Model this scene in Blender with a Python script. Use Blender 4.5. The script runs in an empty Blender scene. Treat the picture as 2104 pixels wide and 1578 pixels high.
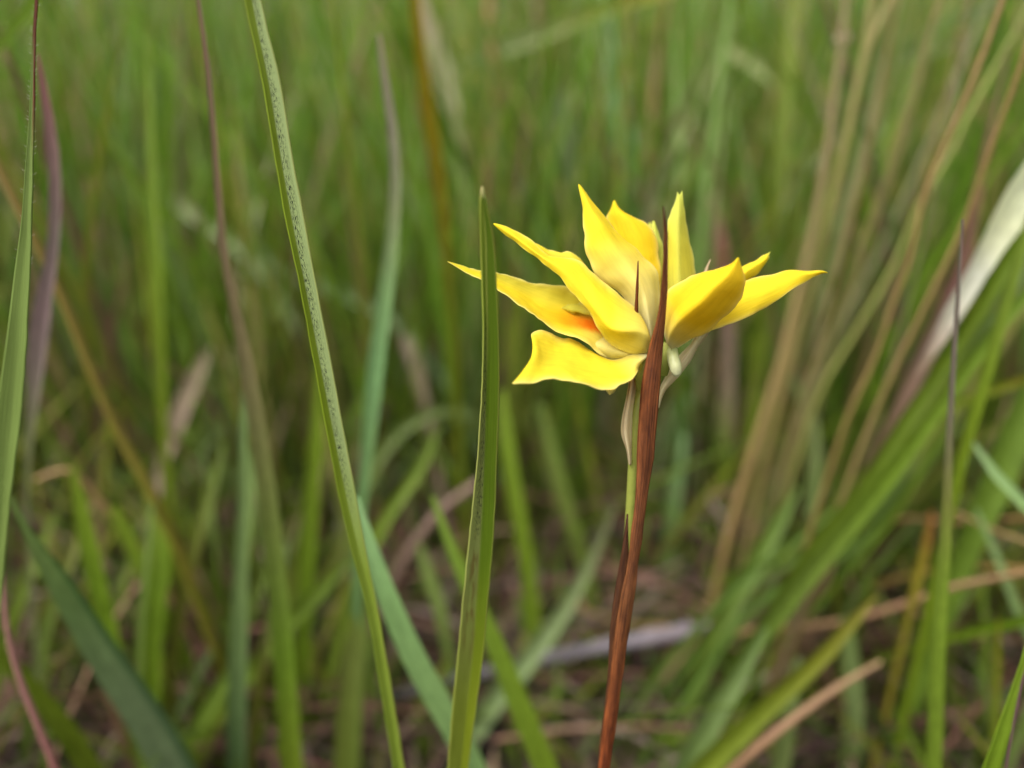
import bpy, math, random
import numpy as np
from mathutils import Vector, Matrix, noise

random.seed(7); rng = np.random.default_rng(11)
sc = bpy.context.scene
C = sc.collection

# ------------------------------------------------------------------ camera
PW, PH = 2104, 1578                      # pixels of the photograph the table positions are written in
HFOV, PITCH, CAM_H = math.radians(65), math.radians(22), 0.27
F = PW/2/math.tan(HFOV/2)
D0 = 0.150                               # distance of the flower, metres
cam = bpy.data.objects.new('camera', bpy.data.cameras.new('camera')); C.objects.link(cam)
cam.data.sensor_width = 36; cam.data.lens = 18/math.tan(HFOV/2)
cam.location = (0, 0, CAM_H); cam.rotation_euler = (math.pi/2-PITCH, 0, 0)
cam.data.clip_start = 0.01; cam.data.clip_end = 400
cam.data.dof.use_dof = True; cam.data.dof.focus_distance = D0-0.002
cam.data.dof.aperture_fstop = cam.data.lens/5.4        # a 5.4 mm pupil, as in a phone
sc.camera = cam

# ------------------------------------------------------------------ light: soft overcast
w = bpy.data.worlds.new('World'); sc.world = w; w.use_nodes = True
nt = w.node_tree; bg = nt.nodes['Background']
sky = nt.nodes.new('ShaderNodeTexSky'); sky.sky_type = 'NISHITA'; sky.sun_disc = False
SUN_EL, SUN_AZ = math.radians(56), math.radians(-135)   # azimuth from +Y, negative to the left
sky.sun_elevation = SUN_EL; sky.sun_rotation = SUN_AZ
sky.dust_density = 6; sky.air_density = 1.2; sky.ozone_density = 1
hs = nt.nodes.new('ShaderNodeHueSaturation'); hs.inputs['Saturation'].default_value = 0.08   # grey cloud cover
nt.links.new(sky.outputs[0], hs.inputs['Color']); nt.links.new(hs.outputs[0], bg.inputs[0])
bg.inputs[1].default_value = 0.15
sl = bpy.data.lights.new('sun', 'SUN'); sl.energy = 1.0; sl.angle = math.radians(25); sl.color = (1, .96, .9)
so = bpy.data.objects.new('sun', sl); C.objects.link(so)
sd = Vector((math.sin(SUN_AZ)*math.cos(SUN_EL), math.cos(SUN_AZ)*math.cos(SUN_EL), math.sin(SUN_EL)))
so.rotation_euler = sd.to_track_quat('Z', 'Y').to_euler(); so.location = (0, 0, 3)
vs = sc.view_settings; vs.view_transform = 'Standard'; vs.look = 'None'; vs.exposure = 0.78; vs.gamma = 1
sc.render.engine = 'CYCLES'
sc.cycles.use_denoising = True; sc.cycles.adaptive_threshold = .025; sc.cycles.use_light_tree = False
sc.cycles.max_bounces = 4; sc.cycles.diffuse_bounces = 3; sc.cycles.glossy_bounces = 1; sc.cycles.transmission_bounces = 3
sc.cycles.transparent_max_bounces = 6; sc.cycles.caustics_reflective = False; sc.cycles.caustics_refractive = False

# ------------------------------------------------------------------ helpers
FW = Vector((0, math.cos(PITCH), -math.sin(PITCH))); UP = Vector((0, math.sin(PITCH), math.cos(PITCH))); RT = Vector((1, 0, 0))
CAM = Vector((0, 0, CAM_H))
def at(px, py, d):                       # pixel + distance along the view axis -> point
    return CAM + float(d)*(FW + RT*float((px-PW/2)/F) - UP*float((py-PH/2)/F))
def atY(px, py, Y):                      # pixel + distance along the ground -> point
    r = FW + RT*float((px-PW/2)/F) - UP*float((py-PH/2)/F)
    return CAM + r*float(Y/r.y)
def on_ground(px, py, z=0.0):
    r = FW + RT*float((px-PW/2)/F) - UP*float((py-PH/2)/F)
    return CAM + r*((z-CAM_H)/r.z)
def lin(c):
    return tuple(((v/255)/12.92 if v/255 <= .04045 else ((v/255+.055)/1.055)**2.4) for v in c)

def tag(o, label=None, cat=None, group=None, kind=None):
    if label: o['label'] = label
    if cat: o['category'] = cat
    if group: o['group'] = group
    if kind: o['kind'] = kind
    return o
def link(name, me, mat, parent=None, solid=0.0, sub=0):
    o = bpy.data.objects.new(name, me); C.objects.link(o)
    if mat: me.materials.append(mat)
    if parent:
        o.parent = parent
        o.matrix_parent_inverse = Matrix.Translation(parent.location).inverted()
    if solid:
        m = o.modifiers.new('thickness', 'SOLIDIFY'); m.thickness = solid; m.offset = 0
    if sub:
        m = o.modifiers.new('smooth', 'SUBSURF'); m.levels = sub; m.render_levels = sub
    return o
def empty(name, loc):
    o = bpy.data.objects.new(name, None); o.location = loc; o.empty_display_size = .01; C.objects.link(o); return o

def catmull(P, n):                       # P (k,3) -> (n,3) smooth through all points, + parameter
    P = np.asarray(P, float); k = len(P)
    if k == 2: P = np.array([P[0], (P[0]+P[1])/2, P[1]]); k = 3
    seg = np.linalg.norm(np.diff(P.reshape(k, -1), axis=0), axis=1); seg = np.maximum(seg, 1e-9)
    t = np.concatenate([[0], np.cumsum(seg)]); T = np.linspace(0, t[-1], n)
    m = np.empty_like(P)                 # finite-difference tangents, limited
    s = (P[1:]-P[:-1])/seg.reshape((-1,)+(1,)*(P.ndim-1))
    m[0] = s[0]; m[-1] = s[-1]
    for i in range(1, k-1):
        a, b = seg[i-1], seg[i]; m[i] = (s[i-1]*b + s[i]*a)/(a+b)
    out = np.empty((n,)+P.shape[1:])
    for j, x in enumerate(T):
        i = min(max(np.searchsorted(t, x)-1, 0), k-2); h = seg[i]; u = (x-t[i])/h
        h00 = 2*u**3-3*u*u+1; h10 = u**3-2*u*u+u; h01 = -2*u**3+3*u*u; h11 = u**3-u*u
        out[j] = h00*P[i]+h10*h*m[i]+h01*P[i+1]+h11*h*m[i+1]
    return out, T/t[-1], t[-1]

def grid_mesh(name, G, col=None, mask=None, uvlen=None):
    nu, nv = G.shape[:2]
    me = bpy.data.meshes.new(name)
    idx = np.arange(nu*nv).reshape(nu, nv)
    q = np.stack([idx[:-1, :-1], idx[1:, :-1], idx[1:, 1:], idx[:-1, 1:]], -1).reshape(-1, 4)
    me.from_pydata(G.reshape(-1, 3).tolist(), [], q.tolist())
    uv = me.uv_layers.new(name='UVMap')
    U, V = np.meshgrid(np.linspace(0, 1, nv), np.linspace(0, 1, nu) if uvlen is None else uvlen)
    flat = np.stack([U.ravel(), V.ravel()], -1)
    uv.data.foreach_set('uv', flat[q.ravel()].ravel().astype(np.float32))
    me.polygons.foreach_set('use_smooth', [True]*len(q))
    if col is not None:
        a = me.color_attributes.new('Col', 'FLOAT_COLOR', 'POINT')
        c = np.ones((nu*nv, 4), np.float32); c[:, :3] = col.reshape(-1, 3); a.data.foreach_set('color', c.ravel())
    if mask is not None:
        a = me.color_attributes.new('Mask', 'FLOAT_COLOR', 'POINT')
        c = np.ones((nu*nv, 4), np.float32); c[:, :3] = mask.reshape(-1, 3); a.data.foreach_set('color', c.ravel())
    me.update(); return me

def loft(secs, nu=30, nv=11, crease=0.0, ripple=0.0, seed=0, edge=1.0, jag=0.0):
    """secs: list of (L, M, R) 3-D points; smooth along, quadratic or creased across."""
    S = np.array([[tuple(p) for p in s] for s in secs])          # k,3,3
    A, T, Ltot = catmull(S, nu)
    t = np.linspace(0, 1, nv)
    k = S.shape[1]; g = np.linspace(0, 1, k)
    pw = np.stack([np.interp(t, g, np.eye(k)[i]) for i in range(k)], -1)
    if k == 3:
        lagr = np.stack([2*(t-.5)*(t-1), -4*t*(t-1), 2*t*(t-.5)], -1)
    else:
        lagr = np.stack([catmull(np.eye(k), nv)[0][:, i] for i in range(k)], -1)
    W = lagr*(1-crease)+pw*crease
    G = np.einsum('vk,ukc->uvc', W, A)
    if jag:                              # uneven margins
        for i in range(nu):
            env = min(1, T[i]*4)*min(1, (1-T[i])*6)
            c = G[i].mean(0)
            for e in (0, -1):
                q = Vector(G[i, e]*700+seed*3.1+e)
                v = G[i, e]-c; v = v/(np.linalg.norm(v)+1e-9)
                G[i, e] += v*jag*env*(noise.noise(q)+.5*noise.noise(q*2.3))
    if ripple:
        du = np.gradient(G, axis=0); dv = np.gradient(G, axis=1)
        N = np.cross(du, dv); N /= (np.linalg.norm(N, axis=2, keepdims=True)+1e-12)
        for i in range(nu):
            for j in range(nv):
                e = 0.35+edge*abs(2*t[j]-1)**2
                env = min(1, T[i]*4)*min(1, (1-T[i])*5+.1)
                p = G[i, j]*260+seed*7.3
                n1 = noise.noise(Vector(p)); n2 = noise.noise(Vector(p*2.7+3))
                G[i, j] += N[i, j]*ripple*env*e*(n1+.45*n2)
    return G, T, Ltot

def tube_mesh(name, pts, rad, n=8, col=None, seg=None, wob=0.0, seed=0):
    P, T, Lt = catmull(np.array([tuple(p) for p in pts]), seg or max(6, 4*len(pts)))
    R = np.interp(T, np.linspace(0, 1, len(rad)), rad)
    G = np.zeros((len(P), n+1, 3)); prev = Vector((1, .2, 0))
    for i in range(len(P)):
        tg = Vector(P[min(i+1, len(P)-1)]-P[max(i-1, 0)]).normalized()
        a = (prev-tg*prev.dot(tg)).normalized(); b = tg.cross(a); prev = a
        for j in range(n+1):
            th = 2*math.pi*j/n
            r = R[i]*(1+wob*noise.noise(Vector((math.cos(th)*1.5+seed, math.sin(th)*1.5, i*.45))))
            G[i, j] = Vector(P[i])+a*(r*math.cos(th))+b*(r*math.sin(th))
    c = None
    if col is not None:
        cc = np.array(col, float)
        if cc.ndim == 1: cc = np.stack([cc, cc])
        k = np.linspace(0, 1, len(cc)); c = np.stack([np.interp(T, k, cc[:, i]) for i in range(3)], -1)[:, None, :].repeat(n+1, 1)
    return grid_mesh(name, G, c, uvlen=T*Lt*100)

# ------------------------------------------------------------------ materials
def new_mat(name):
    m = bpy.data.materials.new(name); m.use_nodes = True
    t = m.node_tree; t.nodes.clear()
    return m, t, t.nodes.new, t.links.new
def math_node(N, L, op, a, b=None, clamp=False):
    n = N('ShaderNodeMath'); n.operation = op; n.use_clamp = clamp
    for i, v in enumerate((a, b)):
        if v is None: continue
        if isinstance(v, (int, float)): n.inputs[i].default_value = v
        else: L(v, n.inputs[i])
    return n.outputs[0]
def mixc(N, L, fac, a, b, mode='MIX'):
    n = N('ShaderNodeMix'); n.data_type = 'RGBA'; n.blend_type = mode
    for s, v in ((0, fac), (6, a), (7, b)):
        if isinstance(v, (int, float)): n.inputs[s].default_value = v
        elif isinstance(v, tuple): n.inputs[s].default_value = v+(1,)
        else: L(v, n.inputs[s])
    return n.outputs[2]
def ramp(N, L, fac, lo, hi):
    n = N('ShaderNodeMapRange'); n.interpolation_type = 'SMOOTHSTEP'
    L(fac, n.inputs[0]); n.inputs[1].default_value = lo; n.inputs[2].default_value = hi
    return n.outputs[0]
def finish(t, N, L, col, rough, transl, bump=None, bstr=.3, bdist=.0003, tcol=None, spec=.35):
    p = N('ShaderNodeBsdfPrincipled'); p.inputs['Roughness'].default_value = rough
    p.inputs['Specular IOR Level'].default_value = spec
    L(col, p.inputs['Base Color'])
    tr = N('ShaderNodeBsdfTranslucent'); L(tcol if tcol else col, tr.inputs['Color'])
    if bump is not None:
        b = N('ShaderNodeBump'); b.inputs['Strength'].default_value = bstr; b.inputs['Distance'].default_value = bdist
        L(bump, b.inputs['Height']); L(b.outputs[0], p.inputs['Normal'])
    mx = N('ShaderNodeMixShader'); mx.inputs[0].default_value = transl
    L(p.outputs[0], mx.inputs[1]); L(tr.outputs[0], mx.inputs[2])
    o = N('ShaderNodeOutputMaterial'); L(mx.outputs[0], o.inputs[0])
def uv_noise(N, L, su, sv, scale=1, detail=2, rough=.5):
    u = N('ShaderNodeUVMap'); u.uv_map = 'UVMap'
    mp = N('ShaderNodeMapping'); mp.inputs['Scale'].default_value = (su, sv, 1); L(u.outputs[0], mp.inputs[0])
    n = N('ShaderNodeTexNoise'); n.inputs['Scale'].default_value = scale; n.inputs['Detail'].default_value = detail
    n.inputs['Roughness'].default_value = rough
    L(mp.outputs[0], n.inputs['Vector']); return n.outputs['Fac']

def mat_grass(name='grass_blade_green', transl=.38, rough=.5, streak=.45):
    m, t, N, L = new_mat(name)
    a = N('ShaderNodeVertexColor'); a.layer_name = 'Col'
    s = uv_noise(N, L, 26, .35, 1, 2)
    s2 = uv_noise(N, L, 3, 1.1, 1, 3)
    k = math_node(N, L, 'ADD', math_node(N, L, 'MULTIPLY', s, streak*1.6), 1-streak*.8)
    k = math_node(N, L, 'MULTIPLY', k, math_node(N, L, 'ADD', math_node(N, L, 'MULTIPLY', s2, .7), .65))
    cb = N('ShaderNodeCombineColor'); [L(k, cb.inputs[i]) for i in range(3)]
    col = mixc(N, L, 1.0, a.outputs[0], cb.outputs[0], 'MULTIPLY')
    finish(t, N, L, col, rough, transl, s, .35, .0002)
    return m
M_GRASS = mat_grass()

def mat_meadow():                        # far blades: colour attribute only
    m, t, N, L = new_mat('meadow_grass_colour')
    a = N('ShaderNodeVertexColor'); a.layer_name = 'Col'
    finish(t, N, L, a.outputs[0], .55, .4)
    return m
M_MEADOW = mat_meadow()

def mat_spotted(name, spot=(.01, .014, .01), stain=(.17, .11, .028), transl=.32):
    """grass leaf with dark rust-fungus spots along the fold; Mask R = spots, G = brown stain, B = line along keel"""
    m, t, N, L = new_mat(name)
    a = N('ShaderNodeVertexColor'); a.layer_name = 'Col'
    mk = N('ShaderNodeVertexColor'); mk.layer_name = 'Mask'
    sp = N('ShaderNodeSeparateColor'); L(mk.outputs[0], sp.inputs[0])
    s = uv_noise(N, L, 34, .25, 1, 2)
    k = math_node(N, L, 'ADD', math_node(N, L, 'MULTIPLY', s, .75), .62)
    cb = N('ShaderNodeCombineColor'); [L(k, cb.inputs[i]) for i in range(3)]
    col = mixc(N, L, 1.0, a.outputs[0], cb.outputs[0], 'MULTIPLY')
    sn = uv_noise(N, L, 5, .9, 1, 3)
    stf = math_node(N, L, 'MULTIPLY', ramp(N, L, sn, .42, .62), sp.outputs[1], True)
    col = mixc(N, L, stf, col, stain)
    n1 = uv_noise(N, L, 30, 6.5, 1, 3, .65)
    f1 = math_node(N, L, 'MULTIPLY', ramp(N, L, n1, .52, .56), sp.outputs[0], True)
    n2 = uv_noise(N, L, 7, 1.1, 1, 2)
    f1 = math_node(N, L, 'MULTIPLY', f1, ramp(N, L, n2, .28, .46))
    col = mixc(N, L, f1, col, spot)
    col = mixc(N, L, math_node(N, L, 'MULTIPLY', sp.outputs[2], .8), col, lin((205, 205, 105)))
    finish(t, N, L, col, .42, transl, s, .5, .00025)
    return m
M_SPOT = mat_spotted('spotted_leaf')

def mat_petal(name='yellow_petal', transl=.5):
    m, t, N, L = new_mat(name)
    a = N('ShaderNodeVertexColor'); a.layer_name = 'Col'
    s = uv_noise(N, L, 24, .7, 1, 3, .55)
    s2 = uv_noise(N, L, 2.5, 1.6, 1, 3)
    k = math_node(N, L, 'ADD', math_node(N, L, 'MULTIPLY', s, .24), .88)
    k = math_node(N, L, 'MULTIPLY', k, math_node(N, L, 'ADD', math_node(N, L, 'MULTIPLY', s2, .22), .89))
    cb = N('ShaderNodeCombineColor'); [L(k, cb.inputs[i]) for i in range(3)]
    col = mixc(N, L, 1.0, a.outputs[0], cb.outputs[0], 'MULTIPLY')
    fine = N('ShaderNodeTexNoise'); fine.inputs['Scale'].default_value = 5200; fine.inputs['Detail'].default_value = 1
    tc = N('ShaderNodeTexCoord'); L(tc.outputs['Object'], fine.inputs['Vector'])
    hgt = math_node(N, L, 'ADD', math_node(N, L, 'MULTIPLY', s, 1.0), math_node(N, L, 'MULTIPLY', fine.outputs[0], .25))
    finish(t, N, L, col, .7, transl, hgt, .7, .00016, spec=.12)
    return m
M_PETAL = mat_petal()

def mat_dry(name, a_, b_, transl=.15, rough=.6, sscale=38, bstr=.9, ribs=0, soft=0.0):
    m, t, N, L = new_mat(name)
    s = uv_noise(N, L, sscale, .12, 1, 3, .6); s2 = uv_noise(N, L, 2.5, .9, 1, 4, .6)
    f = math_node(N, L, 'ADD', math_node(N, L, 'MULTIPLY', s, .7), math_node(N, L, 'MULTIPLY', s2, .8 if ribs else .5))
    if ribs:
        u = N('ShaderNodeUVMap'); u.uv_map = 'UVMap'; sx = N('ShaderNodeSeparateXYZ'); L(u.outputs[0], sx.inputs[0])
        wob = math_node(N, L, 'MULTIPLY', uv_noise(N, L, 1.5, .35, 1, 2), 9.0)
        rb = math_node(N, L, 'SINE', math_node(N, L, 'ADD', math_node(N, L, 'MULTIPLY', sx.outputs[0], 6.283*ribs), wob))
        f = math_node(N, L, 'ADD', f, math_node(N, L, 'MULTIPLY', rb, .035)); s = math_node(N, L, 'ADD', s, math_node(N, L, 'MULTIPLY', rb, .25))
    col = mixc(N, L, ramp(N, L, f, (.52 if ribs else .38)-soft, (.98 if ribs else .82)+soft), a_, b_)
    va = N('ShaderNodeVertexColor'); va.layer_name = 'Col'
    col = mixc(N, L, 1.0, col, va.outputs[0], 'MULTIPLY')
    finish(t, N, L, col, rough, transl, s, bstr, .0003)
    return m
M_BROWN = mat_dry('dry_brown_leaf', (.03, .010, .005), (.225, .092, .032), .18, .55, bstr=.7, ribs=6, soft=.1)
M_BRACT = mat_dry('papery_bract', (.70, .56, .40), (.95, .88, .70), .6, .5, 22, .4)

def mat_simple(name, rough=.55, transl=.0, var=.5, sc_=60, bstr=.3):
    m, t, N, L = new_mat(name)
    a = N('ShaderNodeVertexColor'); a.layer_name = 'Col'
    tc = N('ShaderNodeTexCoord'); n = N('ShaderNodeTexNoise'); n.inputs['Scale'].default_value = sc_; n.inputs['Detail'].default_value = 5
    L(tc.outputs['Object'], n.inputs['Vector'])
    k = math_node(N, L, 'ADD', math_node(N, L, 'MULTIPLY', n.outputs[0], 2*var), 1-var)
    cb = N('ShaderNodeCombineColor'); [L(k, cb.inputs[i]) for i in range(3)]
    col = mixc(N, L, 1.0, a.outputs[0], cb.outputs[0], 'MULTIPLY')
    finish(t, N, L, col, rough, transl, n.outputs[0], bstr, .0006)
    return m
M_STALK = mat_simple('stalk_skin', .5, .1, .35, 700)
M_TWIG = mat_simple('weathered_twig', .8, 0, .6, 450, .9)
M_FLESH = mat_simple('pale_green_flesh', .4, .25, .15, 900, .2)
M_LITTER = mat_simple('dry_litter', .8, .1, .5, 300, .4)
def mat_soil():
    m, t, N, L = new_mat('dark_soil')
    tc = N('ShaderNodeTexCoord'); n = N('ShaderNodeTexNoise'); n.inputs['Scale'].default_value = 22; n.inputs['Detail'].default_value = 9
    n.inputs['Roughness'].default_value = .7; L(tc.outputs['Object'], n.inputs['Vector'])
    col = mixc(N, L, ramp(N, L, n.outputs[0], .35, .7), (.022, .015, .010), (.085, .055, .035))
    finish(t, N, L, col, .9, 0.0, n.outputs[0], .8, .01)
    return m
M_SOIL = mat_soil()

# ------------------------------------------------------------------ ground
def ground():
    r = np.concatenate([np.linspace(0, 1.2, 61), np.geomspace(1.3, 300, 50)]); n = 96
    th = np.linspace(0, 2*math.pi, n+1)
    V, Fc = [], []
    for i, R in enumerate(r):
        for j in range(n):
            x, y = R*math.cos(th[j]), R*math.sin(th[j])
            z = -.004+ (.006*noise.noise(Vector((x*9, y*9, 0)))+.003*noise.noise(Vector((x*31, y*31, 2))) if R < 8 else 0)
            V.append((x, y, z))
    for i in range(len(r)-1):
        for j in range(n):
            k = (j+1) % n
            Fc.append((i*n+j, (i+1)*n+j, (i+1)*n+k, i*n+k))
    me = bpy.data.meshes.new('ground'); me.from_pydata(V, [], Fc)
    me.polygons.foreach_set('use_smooth', [True]*len(Fc))
    tag(link('ground', me, M_SOIL), kind='structure')
ground()

# ------------------------------------------------------------------ grass blade builders
def pig(c):                               # leaf pigments absorb blue
    c = np.asarray(c, float); k = np.where(c[..., 1:2] >= c[..., 0:1], .70, .90); return np.concatenate([c[..., :2], c[..., 2:]*k], -1)
def mute(c, f=.0):
    l = (c*np.array((.3, .6, .1))).sum(-1, keepdims=True); return c*(1-f)+l*np.array((1.06, .98, .5))*f
def extend_down(secs, keep=.85, lean=.75):
    """carry the last section (a triple of points) on to the ground"""
    a, b = [sum(s, Vector())/3 for s in secs[-2:]]
    t = (b-a).normalized()
    if b.z <= .002: return secs
    if t.z > -.35: t = Vector((t.x, t.y, -.35)).normalized()
    h = Vector((t.x, t.y, 0))/(-t.z)
    if h.length > 1.2: h *= 1.2/h.length
    out = list(secs); W = [p-b for p in secs[-1]]
    for f, k in ((.5, (1+keep)/2), (1.0, keep)):
        c = b+h*lean*((b.z+.004)*(f-.25*f*f))+Vector((0, 0, -(b.z+.004)*f))
        out.append(tuple(c+v*k for v in W))
    return out
def extend_up(secs, length):
    """carry a blade that leaves the picture on to a tapering tip"""
    a, b = [sum(s, Vector())/3 for s in secs[:2]]
    t = (a-b).normalized(); W = [p-a for p in secs[0]]
    pre = []
    for f, k in ((1.0, .03), (.6, .55), (.3, .85)):
        pre.append(tuple(a+t*length*f+Vector((0, 0, -length*.12*f*f))+v*k for v in W))
    return pre+list(secs)

def blade(label, cols, Yt, Yb, rows, up=0.0, fold=.25, ground_=True, name='grass_leaf', cat='grass leaf',
          nv=5, crease=.7, mat=None, kcol=1.0, group=None, turn=0.0, split=None, thin=0.0):
    """rows: (x, y, width_px) from top to bottom; Yt/Yb ground distances at both ends; cols: photo colours from top to bottom"""
    n = len(rows); secs = []
    P = [(x, y, wd, Yt+(Yb-Yt)*(i/(n-1))) for i, (x, y, wd) in enumerate(rows)]
    for i, (x, y, wd, Y) in enumerate(P):
        x0, y0 = P[max(i-1, 0)][:2]; x1, y1 = P[min(i+1, n-1)][:2]
        l = math.hypot(x1-x0, y1-y0); nx, ny = (y1-y0)/l, -(x1-x0)/l
        c = atY(x, y, Y); e = atY(x+nx*wd/2, y+ny*wd/2, Y)-c
        ddep = FW*e.length
        secs.append((c-e+ddep*turn, c+ddep*fold*2, c+e-ddep*turn))
    n0 = len(secs)
    if up: secs = extend_up(secs, up)
    i0 = len(secs)-n0; i1 = len(secs)-1
    if ground_: secs = extend_down(secs)
    cl = np.concatenate([[0], np.cumsum(np.linalg.norm(np.diff(np.array([[tuple(p) for p in q] for q in secs]).reshape(len(secs), -1), axis=0), axis=1))]); cl /= cl[-1]
    G, T, Lt = loft(secs, max(14, 3*len(secs)), nv, crease)
    cc = mute(pig([lin(c) for c in cols]))*kcol
    if len(cc) == 1: cc = np.repeat(cc, 2, 0)
    k = np.linspace(cl[i0], cl[i1], len(cc)); col = np.stack([np.interp(T, k, cc[:, i]) for i in range(3)], -1)[:, None, :].repeat(nv, 1)
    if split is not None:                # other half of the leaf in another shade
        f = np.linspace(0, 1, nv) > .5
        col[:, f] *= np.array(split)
    me = grid_mesh(name, G, np.clip(col, 0, .9), uvlen=T*Lt*100)
    o = link(name, me, mat or M_GRASS, solid=thin)
    return tag(o, label, cat, group)

def stalk(label, cols, Yt, Yb, rows, up=0.0, ground_=True, name='grass_stalk', cat='stalk', kcol=1.0, nodes=(), group=None):
    n = len(rows); pts, rad = [], []
    for i, (x, y, wd) in enumerate(rows):
        Y = Yt+(Yb-Yt)*i/(n-1); c = atY(x, y, Y); pts.append(c); rad.append((atY(x+wd/2, y, Y)-c).length)
    top = Vector(pts[0])
    if up:
        t = (pts[0]-pts[1]).normalized(); pts.insert(0, pts[0]+t*up); rad.insert(0, rad[0]*.45)
    if ground_ and pts[-1].z > .002:
        t = (pts[-1]-pts[-2]).normalized()
        if t.z > -.35: t = Vector((t.x, t.y, -.35)).normalized()
        h = Vector((t.x, t.y, 0))/(-t.z); b = pts[-1]
        if h.length > 1.2: h *= 1.2/h.length
        for f in (.5, 1.0):
            pts.append(b+h*.75*(b.z+.004)*(f-.25*f*f)+Vector((0, 0, -(b.z+.004)*f))); rad.append(rad[-1])
    cc = [tuple(mute(pig(lin(c)))*kcol) for c in cols]
    o = link(name, tube_mesh(name, pts, rad, 8, cc if len(cc) > 1 else cc*2), M_STALK)
    tag(o, label, cat, group)
    for (x, y, wd) in nodes:
        Y = Yt; c = atY(x, y, Y); r = (atY(x+wd/2, y, Y)-c).length
        pp = [c+Vector((0, 0, r*.8)), c+Vector((0, 0, r*.4)), c, c-Vector((0, 0, r*.4)), c-Vector((0, 0, r*.8))]
        link('node', tube_mesh('node', pp, [r*.3, r*.9, r, r*.9, r*.3], 8, [tuple(v*kcol for v in lin((165, 150, 120)))]*2), M_STALK, o)
    return o

def rows_loft(rows, Yfun, foldpx=.12, mid=.5):
    """rows: (y, xl, xr[, mid]) -> sections; keel pushed back by foldpx of the width"""
    secs = []
    for r in rows:
        y, xl, xr = r[:3]; m = r[3] if len(r) > 3 else mid
        Y = Yfun(y); L, R = atY(xl, y, Y), atY(xr, y, Y)
        Mp = atY(xl+(xr-xl)*m, y, Y)+FW*((R-L).length*foldpx)
        secs.append((L, Mp, R))
    return secs
def ramp_py(x, a, b): return np.clip((x-a)/(b-a), 0, 1)
def cols_along(T, stops):
    k = np.array([s[0] for s in stops]); c = np.array([s[1] for s in stops])
    return np.stack([np.interp(T, k, c[:, i]) for i in range(3)], -1)

# ------------------------------------------------------------------ the yellow flower plant
YF = 0.145                                # ground distance of the flower's stem
def dd(mm): return D0+mm/1000
plant = empty('flowering_plant', (atY(1225, 1578, .128).x-.006, .122, 0))
tag(plant, 'bright yellow flower head on a slender pale stem, orange mark inside', 'flower')

YEL = np.array((.95, .785, .040)); YEL_D = np.array((.92, .64, .014)); CREAM = np.array((.88, .82, .50)); LIME = np.array((.72, .74, .14))
def petal(name, parent, rows, nu=34, nv=15, crease=.0, rip=.00045, seed=0, base=CREAM, body=YEL, tip=YEL, basefrac=.25,
          tipfrac=.93, half=None, halfcol=None, vein=None, solid=.0002, lab=None, mat=None, jag=.00035, paint=None):
    secs = [tuple(at(x, y, dd(z)) for x, y, z in s) for s in rows]
    G, T, Lt = loft(secs, nu, nv, crease, rip, seed, jag=jag)
    col = cols_along(T, [(0, base), (basefrac, base*.35+body*.65), (min(.95, basefrac+.22), body), (tipfrac, body), (1, tip)])[:, None, :].repeat(nv, 1)
    u = np.linspace(0, 1, nv)
    if halfcol is not None:
        f = np.clip((u-.5)*4 if half == 'R' else (.5-u)*4, 0, 1)[None, :, None]*np.clip((T-.12)*5, 0, 1)[:, None, None]
        col = col*(1-f)+np.array(halfcol)*f
    f = (np.abs(2*u-1)**10)[None, :, None]*.42; col = col*(1-f)+CREAM*1.1*f          # thin pale margin
    if vein is not None:
        f = np.exp(-((u-.5)/.07)**2)[None, :, None]
        col = col*(1-f*.5)+np.array(vein)*f*.5
    if paint is not None:                # a mark with a shape of its own, placed where the photograph has it
        rel = G-np.array(CAM); dz = rel@np.array(FW)
        col = paint(col, PW/2+F*(rel@np.array(RT))/dz, PH/2-F*(rel@np.array(UP))/dz)
    me = grid_mesh(name, G, np.clip(col, 0, .95), uvlen=T*Lt*100)
    o = link(name, me, mat or M_PETAL, parent, solid, 1)
    if lab: o['label'] = lab
    return o
def P3(x, y, z): return [(x-.6, y+.3, z), (x, y, z), (x+.6, y+.3, z)]

def flower_empty(name, lab, px, py, mm):
    o = empty(name, at(px, py, dd(mm))); o.parent = plant
    o.matrix_parent_inverse = Matrix.Translation(plant.location).inverted()
    o['label'] = lab; return o
def child(o, parent): return o

# --- middle flower, tall pointed petals
fm = flower_empty('floret', 'upright yellow floret with tall pointed petals', 1345, 700, 3)
petal('petal', fm, [
    [(1331, 704, 4), (1339, 702, 1), (1347, 704, 4)], [(1304, 645, 3), (1331, 643, -1.2), (1355, 645, 4)],
    [(1264, 597, 3), (1318, 590, -1.5), (1358, 600, 5)], [(1227, 567, 2), (1290, 545, -1), (1350, 562, 5)],
    [(1209, 538, 1), (1268, 515, -1), (1328, 533, 5)], [(1201, 515, .6), (1252, 488, -.6), (1305, 511, 5)], [(1203, 490, 1), (1235, 462, -.3), (1280, 488, 4.5)],
    [(1198, 452, 1.6), (1215, 430, .6), (1247, 452, 4)], [(1195, 412, 2), (1201, 402, 1.4), (1217, 415, 3.4)], P3(1189, 378, 3)],
    seed=1, crease=.62, basefrac=.40, rip=.0005)
petal('petal', fm, [
    [(1340, 692, 9), (1348, 692, 7), (1357, 692, 9)], [(1280, 600, 11), (1322, 580, 7), (1359, 596, 9)],
    [(1252, 525, 11), (1312, 515, 7), (1355, 535, 9)], [(1246, 480, 11), (1300, 474, 7), (1352, 490, 9)],
    [(1245, 458, 11), (1288, 450, 7.4), (1333, 464, 9)], [(1247, 443, 10.5), (1276, 438, 8), (1309, 449, 9.4)],
    [(1254, 428, 10.4), (1265, 425, 9), (1277, 435, 10)], P3(1262, 411, 10)], seed=2, crease=.3, body=YEL_D*.5+YEL*.5, rip=.0007)
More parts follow.
